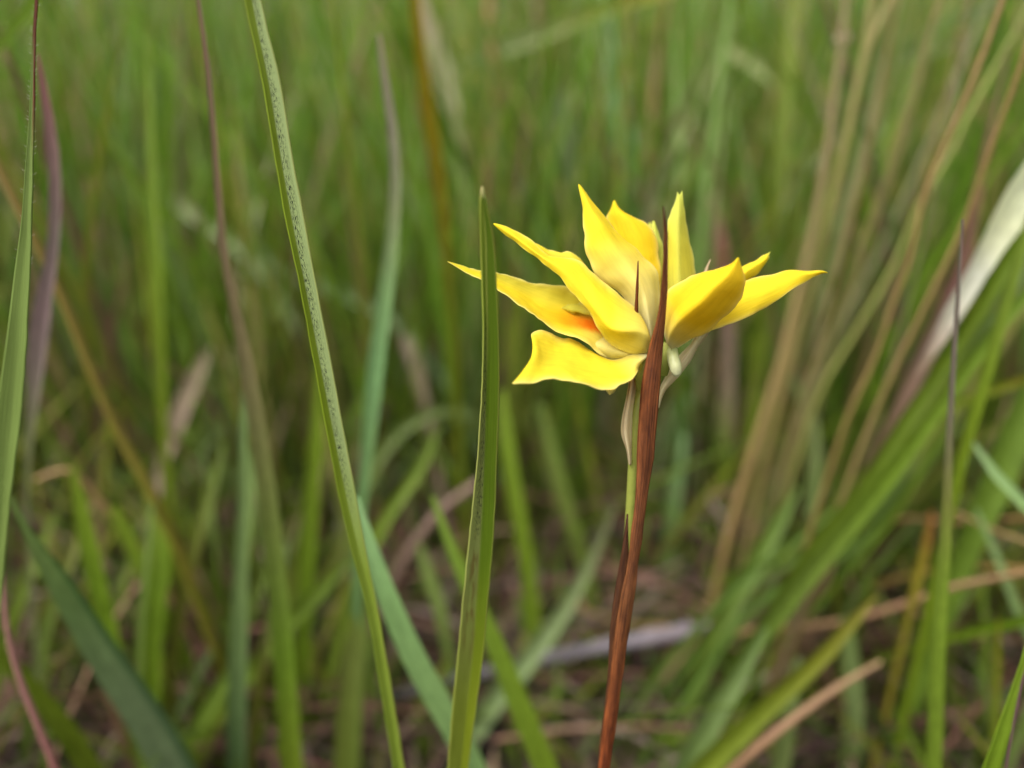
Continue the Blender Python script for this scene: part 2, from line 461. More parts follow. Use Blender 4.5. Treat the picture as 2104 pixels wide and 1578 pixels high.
petal('petal', fm, [
    [(1349, 690, 12), (1355, 690, 10.5), (1362, 690, 12)], [(1338, 560, 13), (1352, 560, 11), (1366, 560, 12)],
    [(1333, 495, 13), (1348, 495, 11), (1361, 502, 12)], [(1337, 470, 13), (1344, 470, 12), (1350, 475, 12.5)], P3(1343, 453, 13)],
    seed=3, body=LIME, tip=LIME*1.1, crease=.3, lab='pale unopened petal tip behind the tall petals')
petal('petal', fm, [
    [(1340, 690, 14), (1346, 690, 13), (1354, 690, 14)], [(1328, 540, 15), (1338, 540, 13.5), (1350, 540, 14.5)],
    [(1328, 480, 15), (1335, 480, 14), (1343, 482, 15)], P3(1335, 456, 15)], seed=4, body=LIME, tip=LIME*1.1, nv=9)
petal('petal', fm, [
    [(1366, 692, 8), (1376, 694, 5), (1386, 692, 8)], [(1366, 610, 8), (1396, 612, 3.4), (1427, 605, 9)],
    [(1367, 555, 8), (1395, 552, 3.4), (1429, 556, 9)], [(1367, 505, 8), (1394, 502, 4), (1419, 507, 9)],
    [(1369, 463, 8), (1394, 462, 5), (1411, 467, 8.6)], [(1377, 440, 8), (1395, 440, 6), (1407, 440, 8.4)],
    [(1384, 424, 8), (1396, 421, 7), (1405, 423, 8.2)], [(1389, 407, 8), (1396.5, 406, 7.6), (1403.5, 406, 8)], [(1391.5, 392, 8), (1396.5, 400, 8), (1401.5, 390, 8)]],
    seed=5, crease=.55, base=LIME*.8+CREAM*.2, body=LIME*.5+YEL*.5, tip=LIME, vein=LIME*.55, rip=.0003, tipfrac=.6,
    lab='paler upright petal with a forked tip')

# --- right floret
fr = flower_empty('floret', 'floret with a folded petal and one long tapering petal', 1378, 705, -1)
petal('petal', fr, [
    [(1440, 640, 7), (1446, 650, 5), (1452, 660, 7)], [(1490, 572, 7), (1496, 592, 5), (1504, 612, 7)], [(1530, 545, 7), (1535, 556, 5), (1541, 572, 7)],
    [(1556, 533, 7), (1560, 541, 5.4), (1558, 561, 7)], [(1570, 525, 7), (1573, 532, 6), (1571, 544, 7)], [(1585, 516, 7), (1580, 523, 7), (1582, 527, 7)]],
    seed=6, crease=.4, tip=LIME, rip=.0003, lab='short petal with a forked green tip')
petal('petal', fr, [
    [(1374, 694, 1), (1378, 703, .5), (1388, 718, 0)], [(1420, 622, 3), (1430, 660, -1), (1421, 698, -1)], [(1480, 592, 4), (1490, 632, 0), (1480, 673, -.5)],
    [(1537, 573, 4), (1547, 606, .4), (1540, 650, 0)], [(1585, 562, 4), (1595, 589, .6), (1588, 624, 1)], [(1619, 554, 4), (1630, 571, 1), (1632, 591, 1)],
    [(1635, 556.5, 3.6), (1650, 564, 1), (1657, 576, 2)], [(1668, 557, 3), (1672, 561, 1.6), (1676, 567, 2)], [(1688, 555.5, 3), (1690, 558, 2), (1691, 561, 3)], P3(1701, 560, 3)],
    seed=7, crease=.5, body=YEL*.8+YEL_D*.2, basefrac=.16)
petal('petal', fr, [
    [(1366, 692, -2), (1371, 708, -4), (1381, 719, -2)], [(1365, 655, -2), (1378, 682, -7.5), (1414, 699, -2)],
    [(1369, 604, -1.5), (1398, 655, -9.5), (1452, 680, -2)], [(1393, 580, -2.5), (1432, 625, -11.5), (1488, 654, -4)],
    [(1430, 561, -3.5), (1466, 590, -12.5), (1515, 625, -6)], [(1470, 555, -5), (1493, 565, -12.5), (1530, 598, -8)],
    [(1496, 547, -8), (1507, 546, -12), (1530, 571, -9.5)], P3(1517, 529, -11.5)],
    seed=8, crease=.68, body=YEL_D*.5+YEL*.5, basefrac=.12, base=CREAM*.85, rip=.0004)
link('spur', tube_mesh('spur', [at(1380, 712, dd(-1)), at(1383, 735, dd(-2)), at(1388, 755, dd(-2.5)), at(1391, 768, dd(-2.5)), at(1392, 774, dd(-2.5)), at(1392.5, 776, dd(-2.5))],
     [.0010, .00102, .00105, .0011, .00115, .00118, .00118, .00115, .00105, .0008, .0001], 12, [(.42, .46, .14), (.62, .60, .36)], 30, .08), M_FLESH, fr)
link('ovary', tube_mesh('ovary', [at(1364, 770, dd(1)), at(1367, 745, dd(0)), at(1370, 722, dd(-.5)), at(1374, 704, dd(-1))], [.0007, .0011, .0013, .0009], 12,
     [(.32, .36, .06), (.40, .42, .10)], 16), M_FLESH, fr)

# --- left floret
OR = np.array((.92, .20, .004))
def throat_paint(col, X, Y):
    c = 650+(X-1150)*.20                                  # orange blotch in the throat, fading outward
    f = np.exp(-((Y-c-4)/13)**4)*np.clip((X-1140)/70, 0, 1)**1.2*(.9+.1*np.sin(Y*.9+X*.15))*np.clip((1262-X)/12, 0, 1)
    g = np.exp(-((Y-c-2)/18)**4)*np.clip((X-1098)/60, 0, 1)*np.clip((1262-X)/12, 0, 1)*.75
    col = col*(1-g[..., None])+np.array((.90, .50, .006))*g[..., None]
    return col*(1-f[..., None])+OR*f[..., None]
fl = flower_empty('floret', 'floret with an orange mark in its throat and a broad lip', 1335, 725, -1)
petal('petal', fl, [
    [(1262, 700, 7), (1262, 722, 5), (1262, 741, 3)], [(1228, 632, 7), (1224, 654, 4), (1232, 728, .5)], [(1203, 612, 8), (1188, 648, 4.6), (1198, 703, -.6)],
    [(1182, 599, 7.4), (1154, 643, 5), (1152, 684, -1)], [(1163, 587, 6.6), (1124, 638, 4.6), (1112, 659, -1)], [(1110, 584, 5.4), (1084, 613, 4.4), (1084, 640, -1)],
    [(1070, 574, 4), (1048, 594, 3.4), (1050, 617, -.4)], [(1030, 561, 3), (1014, 577, 2.4), (1012, 590, 0)], [(992, 557, 1.6), (985, 564, 1.2), (982, 572, 0)],
    [(958, 548.5, 1), (955, 552, .6), (952, 556.5, 0)], P3(919, 537, 0)], seed=9, half='L', halfcol=LIME*.35+YEL*.6, basefrac=.1, rip=.0005, nv=23, nu=56, crease=.62, paint=throat_paint)
petal('petal', fl, [
    [(1331, 690, 0), (1334, 698, -2), (1336, 706, -3.4), (1335, 717, -3), (1329, 727, -1)],
    [(1323, 660, 0), (1329, 673, -3.4), (1331, 689, -6), (1318, 712, -4.4), (1303, 729, -1.6)],
    [(1306, 635, .6), (1312, 658, -4), (1311, 680, -7), (1296, 702, -4.4), (1275, 719, -1.6)],
    [(1280, 611, .8), (1283, 645, -4.4), (1280, 679, -7.6), (1264, 692, -4.4), (1250, 703, -1.8)],
    [(1250, 587, .8), (1254, 625, -4), (1252, 668, -6.6), (1242, 674, -5), (1234, 680, -3)],
    [(1228, 571, 1), (1228, 601, -3.4), (1228, 638, -5), (1222, 645, -4), (1216, 648, -3)],
    [(1206, 551, 1.4), (1204, 576, -2.4), (1202, 603, -3.6), (1196, 612, -3.4), (1190, 618, -3)],
    [(1187, 534, 1.6), (1180, 550, -1), (1176, 570, -3), (1174, 588, -3), (1174, 600, -2.6)],
    [(1157, 527, 1.4), (1146, 534, -.4), (1146, 545, -2.4), (1152, 562, -2.4), (1157, 574, -2)],
    [(1130, 526, 1.2), (1121, 527, 0), (1118, 530, -1.6), (1126, 541, -1.6), (1131, 550, -1.2)],
    [(1098, 500, 1.6), (1091, 505, .4), (1090, 510, -.8), (1093, 518, -.6), (1097, 526, -.4)],
    [(1060, 477, 2.4), (1058, 482, 1), (1058, 487, .4), (1059, 492, .6), (1060, 498, 1)],
    [(1035, 465.5, 2.4), (1034, 468, 1.4), (1034, 471, 1.2), (1034, 474, 1.4), (1035, 478, 2)],
    [(1014, 459, 2), (1013.5, 459, 2), (1013, 459.5, 2), (1013.5, 460, 2), (1014, 460, 2)]],
    seed=10, crease=.12, basefrac=.05, rip=.0004, nv=21, nu=48)
petal('petal', fl, [[(1092, 497, 4.6), (1096, 503, 4), (1100, 510, 4.6)], [(1108, 503.5, 4.6), (1112, 512, 3.8), (1116, 522, 4.6)], [(1128, 511.5, 5), (1132, 524, 4), (1136, 540, 5)],
    [(1152, 514.5, 5), (1156, 530, 4), (1160, 550, 5)], [(1173, 518, 5.2), (1178, 535, 4.2), (1182, 556, 5.2)], [(1190, 531, 5.4), (1195, 547, 4.4), (1200, 566, 5.4)],
    [(1208, 552, 5.4), (1213, 564, 4.8), (1218, 580, 5.4)], [(1240, 590, 5), (1243, 596, 5), (1246, 606, 5)]], seed=15, nu=30, nv=9, base=YEL, body=LIME*.4+YEL*.6, tip=YEL, rip=.0004,
    lab='greenish back lobe showing above the hooded petal')
petal('lip', fl, [
    [(1329, 727, -2), (1330, 733, -3), (1319, 741, -2)], [(1302, 728, -1.5), (1309, 745, -5), (1312, 757, -4)], [(1262, 740, 1), (1285, 757, -5), (1303, 773, -8)],
    [(1226, 730, 2), (1254, 757, -4), (1281, 789, -9.5)], [(1209, 711, 3), (1226, 752, -3), (1256, 800, -11)], [(1192, 701, 2.4), (1204, 749, -3.2), (1228, 800, -11.8)], [(1172, 695.5, 2), (1182, 745, -3.6), (1198, 792, -12)],
    [(1152, 695, 1.4), (1156, 740, -4), (1166, 777, -11.5)], [(1127, 684, 1), (1128, 738, -5), (1128, 777, -11.5)], [(1106, 680, 0), (1112, 733, -6), (1104, 787, -12.5)],
    [(1093, 684, -1), (1103, 727, -7), (1078, 789, -13.5)], [(1091, 690, -1.5), (1091, 735, -8), (1049, 791, -14.5)]],
    seed=11, crease=.4, basefrac=.08, rip=.0006, nv=19, nu=40, body=YEL*.95+LIME*.05, lab='broad lower lip with a notched end')
petal('column', fl, [[(1226, 622, 4), (1232, 640, 2), (1230, 652, 3)], [(1205, 622, 4.6), (1205, 638, 2.6), (1206, 650, 3.4)], [(1180, 626, 5.4), (1178, 636, 3.4), (1180, 644, 4.4)], P3(1150, 632, 6)],
      seed=13, nu=24, nv=11, base=YEL*.6+CREAM*.4, body=YEL*.4+LIME*.5, tip=CREAM, rip=.0011, jag=.0012)
petal('throat', fl, [[(1322, 735, 2), (1320, 722, -1), (1316, 705, 2)], [(1288, 742, 2), (1284, 726, -1.4), (1282, 705, 2)], [(1254, 742, 2.6), (1248, 716, 0), (1246, 696, 3)], [(1226, 728, 3), (1222, 708, 1), (1222, 692, 4)]],
      seed=14, nu=18, nv=9, base=YEL_D*.8, body=CREAM*.45+YEL*.5, tip=CREAM*.6+YEL*.4, rip=.0003)
link('spur', tube_mesh('spur', [at(1262, 770, dd(2)), at(1257, 790, dd(1)), at(1254, 803, dd(-4)), at(1253, 809, dd(-5)), at(1253, 812, dd(-5))], [.0012, .0011, .0011, .0010, .0010, .0009, .0007, .0001], 12,
     [(.50, .46, .10), (.60, .52, .16)], 24), M_FLESH, fl)
link('ovary', tube_mesh('ovary', [at(1316, 800, dd(1)), at(1320, 770, dd(0)), at(1325, 748, dd(-.5)), at(1330, 728, dd(-1))], [.0008, .0013, .0014, .001], 12,
     [(.34, .37, .07), (.42, .42, .12)], 16), M_FLESH, fl)

# --- stem, bracts
stem_pts = [at(1352, 690, dd(3)), at(1340, 730, dd(3)), at(1322, 790, dd(2.4)), at(1308, 860, dd(2.5)), at(1302, 930, dd(4)), at(1298, 1000, dd(6)), at(1292, 1094, dd(9)), at(1284, 1180, dd(12))]
base_pt = Vector(plant.location)
stem_pts += [atY(1270, 1330, .130), atY(1250, 1470, .127), base_pt+Vector((0, 0, -.004))]
link('stem', tube_mesh('stem', stem_pts, [.0011, .0010, .0009, .00078, .00072, .00066, .0006, .0006, .0007, .0008, .0009], 12,
     [(.42, .44, .10), (.36, .40, .07), (.27, .33, .035), (.22, .28, .03), (.2, .2, .05), (.14, .09, .03)], 60, .03), M_FLESH, plant)
def bract(rows, lab, colmul, needle):
    secs = [tuple(at(x, y, dd(z)) for x, y, z in s) for s in rows]
    G, T, Lt = loft(secs, 40, 9, .2, .0002, 21)
    col = cols_along(T, colmul)[:, None, :].repeat(9, 1).copy()
    f = np.exp(-((np.linspace(0, 1, 9)-needle)/.09)**2)[None, :, None]*.4
    col = col*(1-f)+np.array((.40, .20, .09))*f
    o = link('bract', grid_mesh('bract', G, col, uvlen=T*Lt*100), M_BRACT, plant, .00015, 1); o['label'] = lab
W1 = (1.2, 1.22, 1.1); BR = (.33, .13, .06)
bract([[(1292, 956, 3.4), (1294, 956, 2.4), (1297, 956, 3.6)], [(1286, 922, 2.6), (1291, 922, .8), (1298, 922, 3.2)], [(1277.5, 895, 2), (1286, 893, 0), (1299, 893, 2.8)],
       [(1277, 872, 2), (1286, 870, -.4), (1300, 870, 2.8)], [(1284, 828, 2), (1292, 828, -.4), (1303, 828, 2.8)], [(1292, 780, 2), (1300, 780, .6), (1312, 780, 3)],
       [(1300, 730, 2), (1305, 730, 1), (1312, 730, 2.6)], [(1303, 680, 1.4), (1307, 680, .6), (1312, 680, 1.4)], [(1304, 640, -.6), (1307.5, 640, -1.2), (1311, 640, -.6)],
       [(1307, 590, -2.4), (1309, 590, -2.8), (1311.5, 590, -2.4)], [(1309.5, 555, -3), (1310.4, 555, -3.3), (1311.8, 555, -3)], P3(1311, 535, -3)],
      'papery bract with a brown needle tip rising between the florets', [(0, W1), (.3, (1.2, 1.2, 1.08)), (.5, (.8, .5, .35)), (.66, BR), (1, (.28, .09, .04))], .28)
bract([[(1350, 842, 3), (1352, 840, 2), (1354, 838, 3)], [(1352, 808, 3.6), (1358, 808, 2), (1362, 812, 3.6)], [(1369, 768, 4), (1379, 773, 2), (1391, 778, 4)], [(1396, 730, 4.4), (1408, 735, 2.4), (1419, 740, 4.4)],
       [(1417, 706, 5), (1427, 708, 3), (1436, 712, 5)], [(1440, 660, 5), (1450, 664, 4), (1459, 678, 5)], [(1446, 600, 7), (1452, 600, 6), (1460, 604, 7)], [(1447, 557, 9), (1451, 556, 8), (1454, 556, 9)], P3(1460, 532, 9)],
      'translucent buff bract slanting up behind the folded petal', [(0, W1), (.5, (1.15, 1.2, 1.12)), (.8, (1.1, 1.15, 1.05)), (1, (.9, .8, .7))], .92)

# ------------------------------------------------------------------ brown dry leaf wrapped round the stem
def YB(y): return np.interp(y, [380, 500, 730, 1000, 1578], [.1340, .1350, .1370, .1330, .1220])
def brown_leaf():
    root = empty('dry_leaf', (atY(1240, 1578, .122).x-.004, .119, 0))
    tag(root, 'narrow reddish brown dry leaf wrapped upright along the flower stem', 'dry leaf')
    rows = [(424, 1361.8, 1362.8), (440, 1362, 1364.5), (462, 1364, 1370), (500, 1364, 1371), (550, 1362, 1371), (600, 1358, 1370), (657, 1349.5, 1366), (710, 1334, 1361), (760, 1324, 1357.5),
            (800, 1317, 1354.5), (838, 1314, 1351.5), (900, 1310, 1346), (975, 1308, 1337), (1030, 1305.5, 1328), (1094, 1297, 1320), (1150, 1291, 1312), (1230, 1275, 1301), (1300, 1264, 1292), (1370, 1256, 1281),
            (1440, 1247, 1272), (1510, 1238, 1262), (1578, 1230, 1252)]
    secs = extend_down(rows_loft(rows, YB, -.22, .55), .8)
    G, T, Lt = loft(secs, 110, 9, .15, .00028, 31)
    col = cols_along(T, [(0, (.5, .4, .4)), (.02, (1.3, 1, .8)), (.12, (1.3, .9, .75)), (.3, (1.05, .9, .8)), (.42, (1.25, .75, .55)), (.5, (1.35, .6, .45)), (.62, (1.1, 1.0, .9)), (.8, (1.5, 1.4, 1.0)), (1, (1, 1, 1))])[:, None, :].repeat(9, 1)
    ue = np.abs(np.linspace(-1, 1, 9))**3; col = col*(1+.9*ue[None, :, None]*np.array((1, 1.1, 1)))
    link('leaf_blade', grid_mesh('leaf_blade', G, col, uvlen=T*Lt*100), M_BROWN, root, .0003)
    rows = [(1056, 1288.5, 1290), (1094, 1284, 1290), (1150, 1275, 1291), (1230, 1261.5, 1282), (1300, 1253.5, 1272), (1370, 1250, 1268), (1440, 1244, 1260), (1510, 1235, 1248), (1578, 1228, 1240)]
    secs = extend_down(rows_loft(rows, lambda y: YB(y)+.0012, -.25, .4), .8)
    G, T, Lt = loft(secs, 50, 7, .15, .0002, 33)
    col = cols_along(T, [(0, (.7, .6, .6)), (.3, (.9, .85, .8)), (.6, (1.2, 1.1, .9)), (1, (1, 1, 1))])[:, None, :].repeat(7, 1)
    link('sheath_edge', grid_mesh('sheath_edge', G, col, uvlen=T*Lt*100), M_BROWN, root, .0003)
brown_leaf()

# ------------------------------------------------------------------ sharp green leaves
def hero_leaf(label, rows, Yf, fold, nu, nv, colf, maskf, mat, up=0, crease=.75, rip=.00015, seed=1):
    secs = rows_loft(rows, Yf, fold)
    if up: secs = extend_up(secs, up)
    secs = extend_down(secs)
    G, T, Lt = loft(secs, nu, nv, crease, rip, seed)
    u = np.linspace(0, 1, nv)
    # photo row of every cross-section, so that the marks sit where the leaf has them
    ym = np.array([(lambda r: PH/2-F*(r.dot(UP)/r.dot(FW)))(Vector(g[nv//2])-CAM) for g in G])
    Uu, Yy = np.meshgrid(u, ym)
    me = grid_mesh('grass_leaf', G, np.clip(colf(Uu, Yy), 0, .9), maskf(Uu, Yy), uvlen=T*Lt*100)
    o = link('grass_leaf', me, mat, solid=.00028)
    return tag(o, label, 'grass leaf')

def band(U, c, wd): return np.exp(-((U-c)/wd)**2)
# leaf A: in front of the flower's left petals, tip in view
rowsA = [(383, 990, 991.5, .4), (392, 988.5, 993.5, .4), (408, 986.5, 997, .42), (431, 986, 1002, .45), (480, 987, 1012, .4), (550, 989, 1018.5, .3), (600, 991, 1021, .25), (700, 993, 1025, .2), (800, 990, 1026, .2),
         (870, 986, 1024, .26), (943, 981, 1021, .32), (1030, 972, 1018, .40), (1115, 963, 1013, .46), (1220, 952, 1004, .52), (1330, 942, 994, .58), (1450, 930, 979, .62), (1578, 920, 962, .64)]
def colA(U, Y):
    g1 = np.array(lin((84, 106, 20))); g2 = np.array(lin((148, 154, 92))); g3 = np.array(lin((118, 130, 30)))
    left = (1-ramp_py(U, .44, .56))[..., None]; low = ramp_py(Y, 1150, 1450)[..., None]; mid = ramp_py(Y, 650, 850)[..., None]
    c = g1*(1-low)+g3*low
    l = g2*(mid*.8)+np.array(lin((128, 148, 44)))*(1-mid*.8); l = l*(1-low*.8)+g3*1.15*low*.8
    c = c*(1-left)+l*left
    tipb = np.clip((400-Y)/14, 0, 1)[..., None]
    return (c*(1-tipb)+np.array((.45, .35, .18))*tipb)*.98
def maskA(U, Y):
    m = np.zeros(U.shape+(3,))
    m[..., 0] = band(U, .33, .17)*ramp_py(Y, 630, 690)*(1-ramp_py(Y, 1060, 1120))*1.25
    m[..., 1] = band(U, .3, .17)*ramp_py(Y, 1090, 1130)*(1-ramp_py(Y, 1320, 1370))*.8
    m[..., 2] = np.clip(band(U, .5, .06)*(1-ramp_py(Y, 620, 800))+.5*(U < .04)+.5*(U > .96), 0, 1)*.75
    return np.clip(m, 0, 1)
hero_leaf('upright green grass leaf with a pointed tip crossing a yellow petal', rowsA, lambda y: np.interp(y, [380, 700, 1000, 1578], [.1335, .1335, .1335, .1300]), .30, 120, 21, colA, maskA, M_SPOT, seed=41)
# leaf B: long pale leaf leaning left, spotted along the fold
rowsB = [(-40, 496, 526, .4), (0, 503, 536, .38), (76, 519, 553, .34), (152, 536, 572.5, .28), (300, 561, 597, .26), (450, 587, 625, .26), (600, 618, 653, .26), (760, 648, 683, .28), (900, 674, 709, .32), (1050, 703, 737, .38),
         (1150, 727, 755, .45), (1251, 753, 776, .5), (1400, 779, 802, .5), (1578, 807, 831, .5)]
def colB(U, Y):
    ed = np.array(lin((128, 146, 36))); pale = np.array(lin((150, 165, 108))); low = np.array(lin((128, 146, 52)))
    left = (1-ramp_py(U, .42, .56))[..., None]; k = ramp_py(Y, 900, 1180)[..., None]
    c = ed*left+pale*(1-left)
    return (c*(1-k)+low*k)*1.08
def maskB(U, Y):
    m = np.zeros(U.shape+(3,))
    m[..., 0] = band(U, .66, .15)*(1-ramp_py(Y, 960, 1080))*1.2
    m[..., 2] = (U > .96)*.5
    return np.clip(m, 0, 1)
hero_leaf('long pale green leaf with a dotted dark line down its whole fold', rowsB, lambda y: np.interp(y, [0, 700, 1578], [.150, .145, .138]), .30, 120, 21, colB, maskB, M_SPOT, up=.08, seed=42)
# leaf C at the left edge, brown hairy tip
rowsC = [(-60, 73, 78, .5), (0, 71.5, 78, .5), (60, 67.5, 73.5, .5), (130, 64.5, 72, .5), (233, 59.5, 70.5, .5), (333, 52, 68.5, .5), (466, 42, 65, .5), (525, 34, 63, .5), (691, 13, 56, .5), (858, -8, 43, .5), (1000, -14, 25, .5), (1130, -22, 12, .5), (1400, -40, -8, .5)]
def colC(U, Y):
    g = np.array(lin((130, 150, 78))); b = np.array(lin((120, 66, 50)))
    k = np.clip(1-ramp_py(Y, 60, 130)+(1-ramp_py(Y, 200, 330))*ramp_py(U, .5, .8), 0, 1)[..., None]
    return (g*(1-k)+b*k)*1.0
lc = hero_leaf('light green hairy leaf tapering to a thin brown tip beside the mauve blade', rowsC, lambda y: np.interp(y, [0, 700, 1400], [.152, .149, .150]), .16, 90, 11, colC, lambda U, Y: np.zeros(U.shape+(3,)), M_SPOT, up=.05, crease=.4, seed=43)
def hairs():
    V, Fc = [], []
    for i in range(110):
        y = random.uniform(10, 560)**1.0; side = random.choice((-1, 1))
        xl = np.interp(y, [r[0] for r in rowsC], [r[1] for r in rowsC]); xr = np.interp(y, [r[0] for r in rowsC], [r[2] for r in rowsC])
        if random.random() > np.interp(y, [0, 120, 560], [1, 1, .25]): continue
        Y = np.interp(y, [0, 700, 1400], [.152, .149, .150]); x = xl if side < 0 else xr
        ln = random.uniform(4, 8); a = at(x, y, Y*1.0); Yd = Y+random.uniform(-.0004, .0004)
        p0, p1, p2 = atY(x, y, Y), atY(x+side*ln*.6, y-1.5, Yd), atY(x+side*ln, y-4.5, Yd)
        r = .000022; k = len(V)
        for p, rr in ((p0, r), (p1, r*.8), (p2, r*.3)):
            for th in (0, 2.09, 4.19): V.append(tuple(p+RT*rr*math.cos(th)+UP*rr*math.sin(th)))
        for s in range(2):
            for j in range(3):
                Fc.append((k+s*3+j, k+s*3+(j+1) % 3, k+s*3+3+(j+1) % 3, k+s*3+3+j))
    me = bpy.data.meshes.new('hairs'); me.from_pydata(V, [], Fc)
    a = me.color_attributes.new('Col', 'FLOAT_COLOR', 'POINT'); a.data.foreach_set('color', np.tile([.5, .48, .36, 1], len(V)))
    o = link('hairs', me, M_FLESH, lc); o['kind'] = 'stuff'
hairs()

# ------------------------------------------------------------------ other blades one can tell apart
K = 1.15
def B(label, cols, Yt, Yb, rows, **kw): kw.setdefault('kcol', K); blade(label, cols, Yt, Yb, rows, **kw)
def S(label, cols, Yt, Yb, rows, **kw): kw.setdefault('kcol', K); return stalk(label, cols, Yt, Yb, rows, **kw)
G1, G2, G3 = (98, 122, 34), (96, 124, 62), (112, 132, 44); TEAL = (108, 128, 90); OL = (118, 120, 36)
TAN, TAN2, MAU, GRY = (146, 122, 80), (140, 104, 66), (122, 96, 96), (128, 130, 108)
# left
B('mauve blade with a pink top behind the hairy leaf', [(146, 96, 98), (132, 104, 106), (122, 106, 106), (126, 104, 110), (124, 110, 108), GRY], .215, .23,
  [(76, 110, 6), (88, 180, 18), (100, 250, 24), (110, 330, 26), (113, 430, 26), (107, 520, 26), (88, 620, 38), (75, 720, 42), (66, 840, 24), (60, 900, 16)])
S('orange tan stalk slanting behind the mauve blade', [(140, 112, 78), (128, 108, 58), (122, 114, 44), (112, 112, 40)], .24, .25,
  [(-30, 290, 16), (45, 440, 17), (85, 520, 18), (130, 615, 20), (180, 740, 21), (240, 880, 22), (310, 1010, 24), (340, 1070, 24)], up=.1)
B('green blade turning maroon toward its thin tip', [(120, 94, 82), (116, 96, 78), (114, 106, 74), (104, 116, 66), (100, 126, 44), (106, 124, 40)], .20, .20,
  [(404, -20, 7.65), (425, 130, 10.2), (437, 250, 11.9), (447, 380, 14.4), (460, 520, 18.7), (485, 640, 23.8), (508, 760, 30.6), (540, 950, 37.4), (570, 1200, 40.8), (600, 1578, 45.9)], up=.06)
B('narrow grey green blade standing before the maroon tipped blade', [TEAL, TEAL, (90, 114, 84)], .225, .215, [(505, 770, 8), (500, 850, 16), (500, 1000, 20), (492, 1250, 34), (486, 1578, 40)])
B('yellow green vertical blade behind the tan stalk', [(110, 132, 46), (104, 124, 34), (100, 116, 30)], .33, .31, [(310, 330, 18), (315, 450, 24), (320, 580, 28), (328, 740, 24), (334, 880, 20)], up=.06)
B('pale dried leaf scrap with pinkish lower edge', [(150, 136, 112), (158, 138, 124), (146, 124, 112)], .36, .34, [(432, 715, 12), (405, 765, 30), (375, 830, 38), (348, 905, 34), (330, 960, 24), (322, 1000, 22)], name='dry_grass_leaf', cat='dry leaf')
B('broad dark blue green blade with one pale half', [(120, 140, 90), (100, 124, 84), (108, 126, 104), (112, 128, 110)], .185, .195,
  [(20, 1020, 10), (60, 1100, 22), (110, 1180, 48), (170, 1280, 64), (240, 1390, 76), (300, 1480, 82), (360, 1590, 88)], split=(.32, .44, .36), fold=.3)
B('olive green blade leaning beneath the broad dark blue green blade', [(88, 104, 28), (84, 98, 26)], .20, .20, [(-30, 1310, 24), (50, 1400, 42), (110, 1470, 50), (190, 1590, 54)], up=.03)
S('pink red stalk growing under the hairy leaf', [(150, 112, 108), (140, 96, 96), (150, 88, 84), (200, 92, 80)], .175, .165, [(4, 1140, 7), (9, 1230, 12), (22, 1330, 15), (50, 1420, 17), (84, 1505, 22), (118, 1590, 28)])
B('bright green blade slanting past the brown tip of the hairy leaf', [(122, 152, 62), (112, 138, 56)], .26, .30, [(90, -40, 26), (50, 30, 26), (10, 80, 24), (-30, 130, 22)], up=.05)
B('short pale blade lying crosswise beside the maroon tipped blade', [(138, 150, 122), (130, 144, 112)], .50, .46, [(345, 400, 12), (375, 425, 26), (410, 452, 26), (450, 478, 22), (500, 520, 20)])
B('bluish pale blade drooping behind the long spotted leaf', [(112, 134, 106), (118, 138, 110)], .50, .44, [(520, 510, 18), (570, 545, 28), (640, 578, 28), (710, 604, 26), (780, 640, 24), (850, 700, 20)])
B('green shoot rising beside the dark blue green blade', [G3, G1, G1], .235, .225, [(150, 960, 10), (168, 1060, 34), (195, 1180, 40), (222, 1290, 38), (250, 1400, 34)])
B('yellowish grass shoot at the foot of the orange tan stalk', [OL, G1, G1], .27, .25, [(300, 990, 18), (322, 1060, 36), (330, 1150, 42), (318, 1260, 40)])
B('green blade curving under the pale dried leaf scrap', [G3, G1], .26, .25, [(232, 1040, 20), (275, 1130, 32), (320, 1230, 36), (370, 1330, 34), (400, 1400, 30)])
S('tan stem with a sharp bend crossing the green shoots', [(150, 120, 84), (130, 104, 70), (120, 90, 84)], .26, .27, [(75, 985, 10), (140, 965, 14), (180, 1000, 14), (240, 1070, 16), (290, 1130, 16)])
B('green leaf slanting from the maroon tipped blade to the spotted leaf', [(108, 130, 54), (104, 124, 40)], .26, .235, [(720, 1150, 12), (640, 1230, 30), (560, 1320, 32), (500, 1400, 32), (430, 1490, 30)])
B('light green leaf fanning out at the foot of the maroon tipped blade', [(110, 132, 62), (106, 128, 46)], .235, .22, [(500, 1330, 10), (450, 1420, 30), (400, 1500, 36), (350, 1590, 38)])
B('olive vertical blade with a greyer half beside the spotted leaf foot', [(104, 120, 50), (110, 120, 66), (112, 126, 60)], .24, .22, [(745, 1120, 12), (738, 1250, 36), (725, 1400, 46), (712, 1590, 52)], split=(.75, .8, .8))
B('green upright blade between the maroon tipped and the spotted leaf', [G3, G1], .28, .27, [(655, 760, 10), (650, 880, 28), (640, 1020, 32), (630, 1160, 34), (622, 1300, 34)])
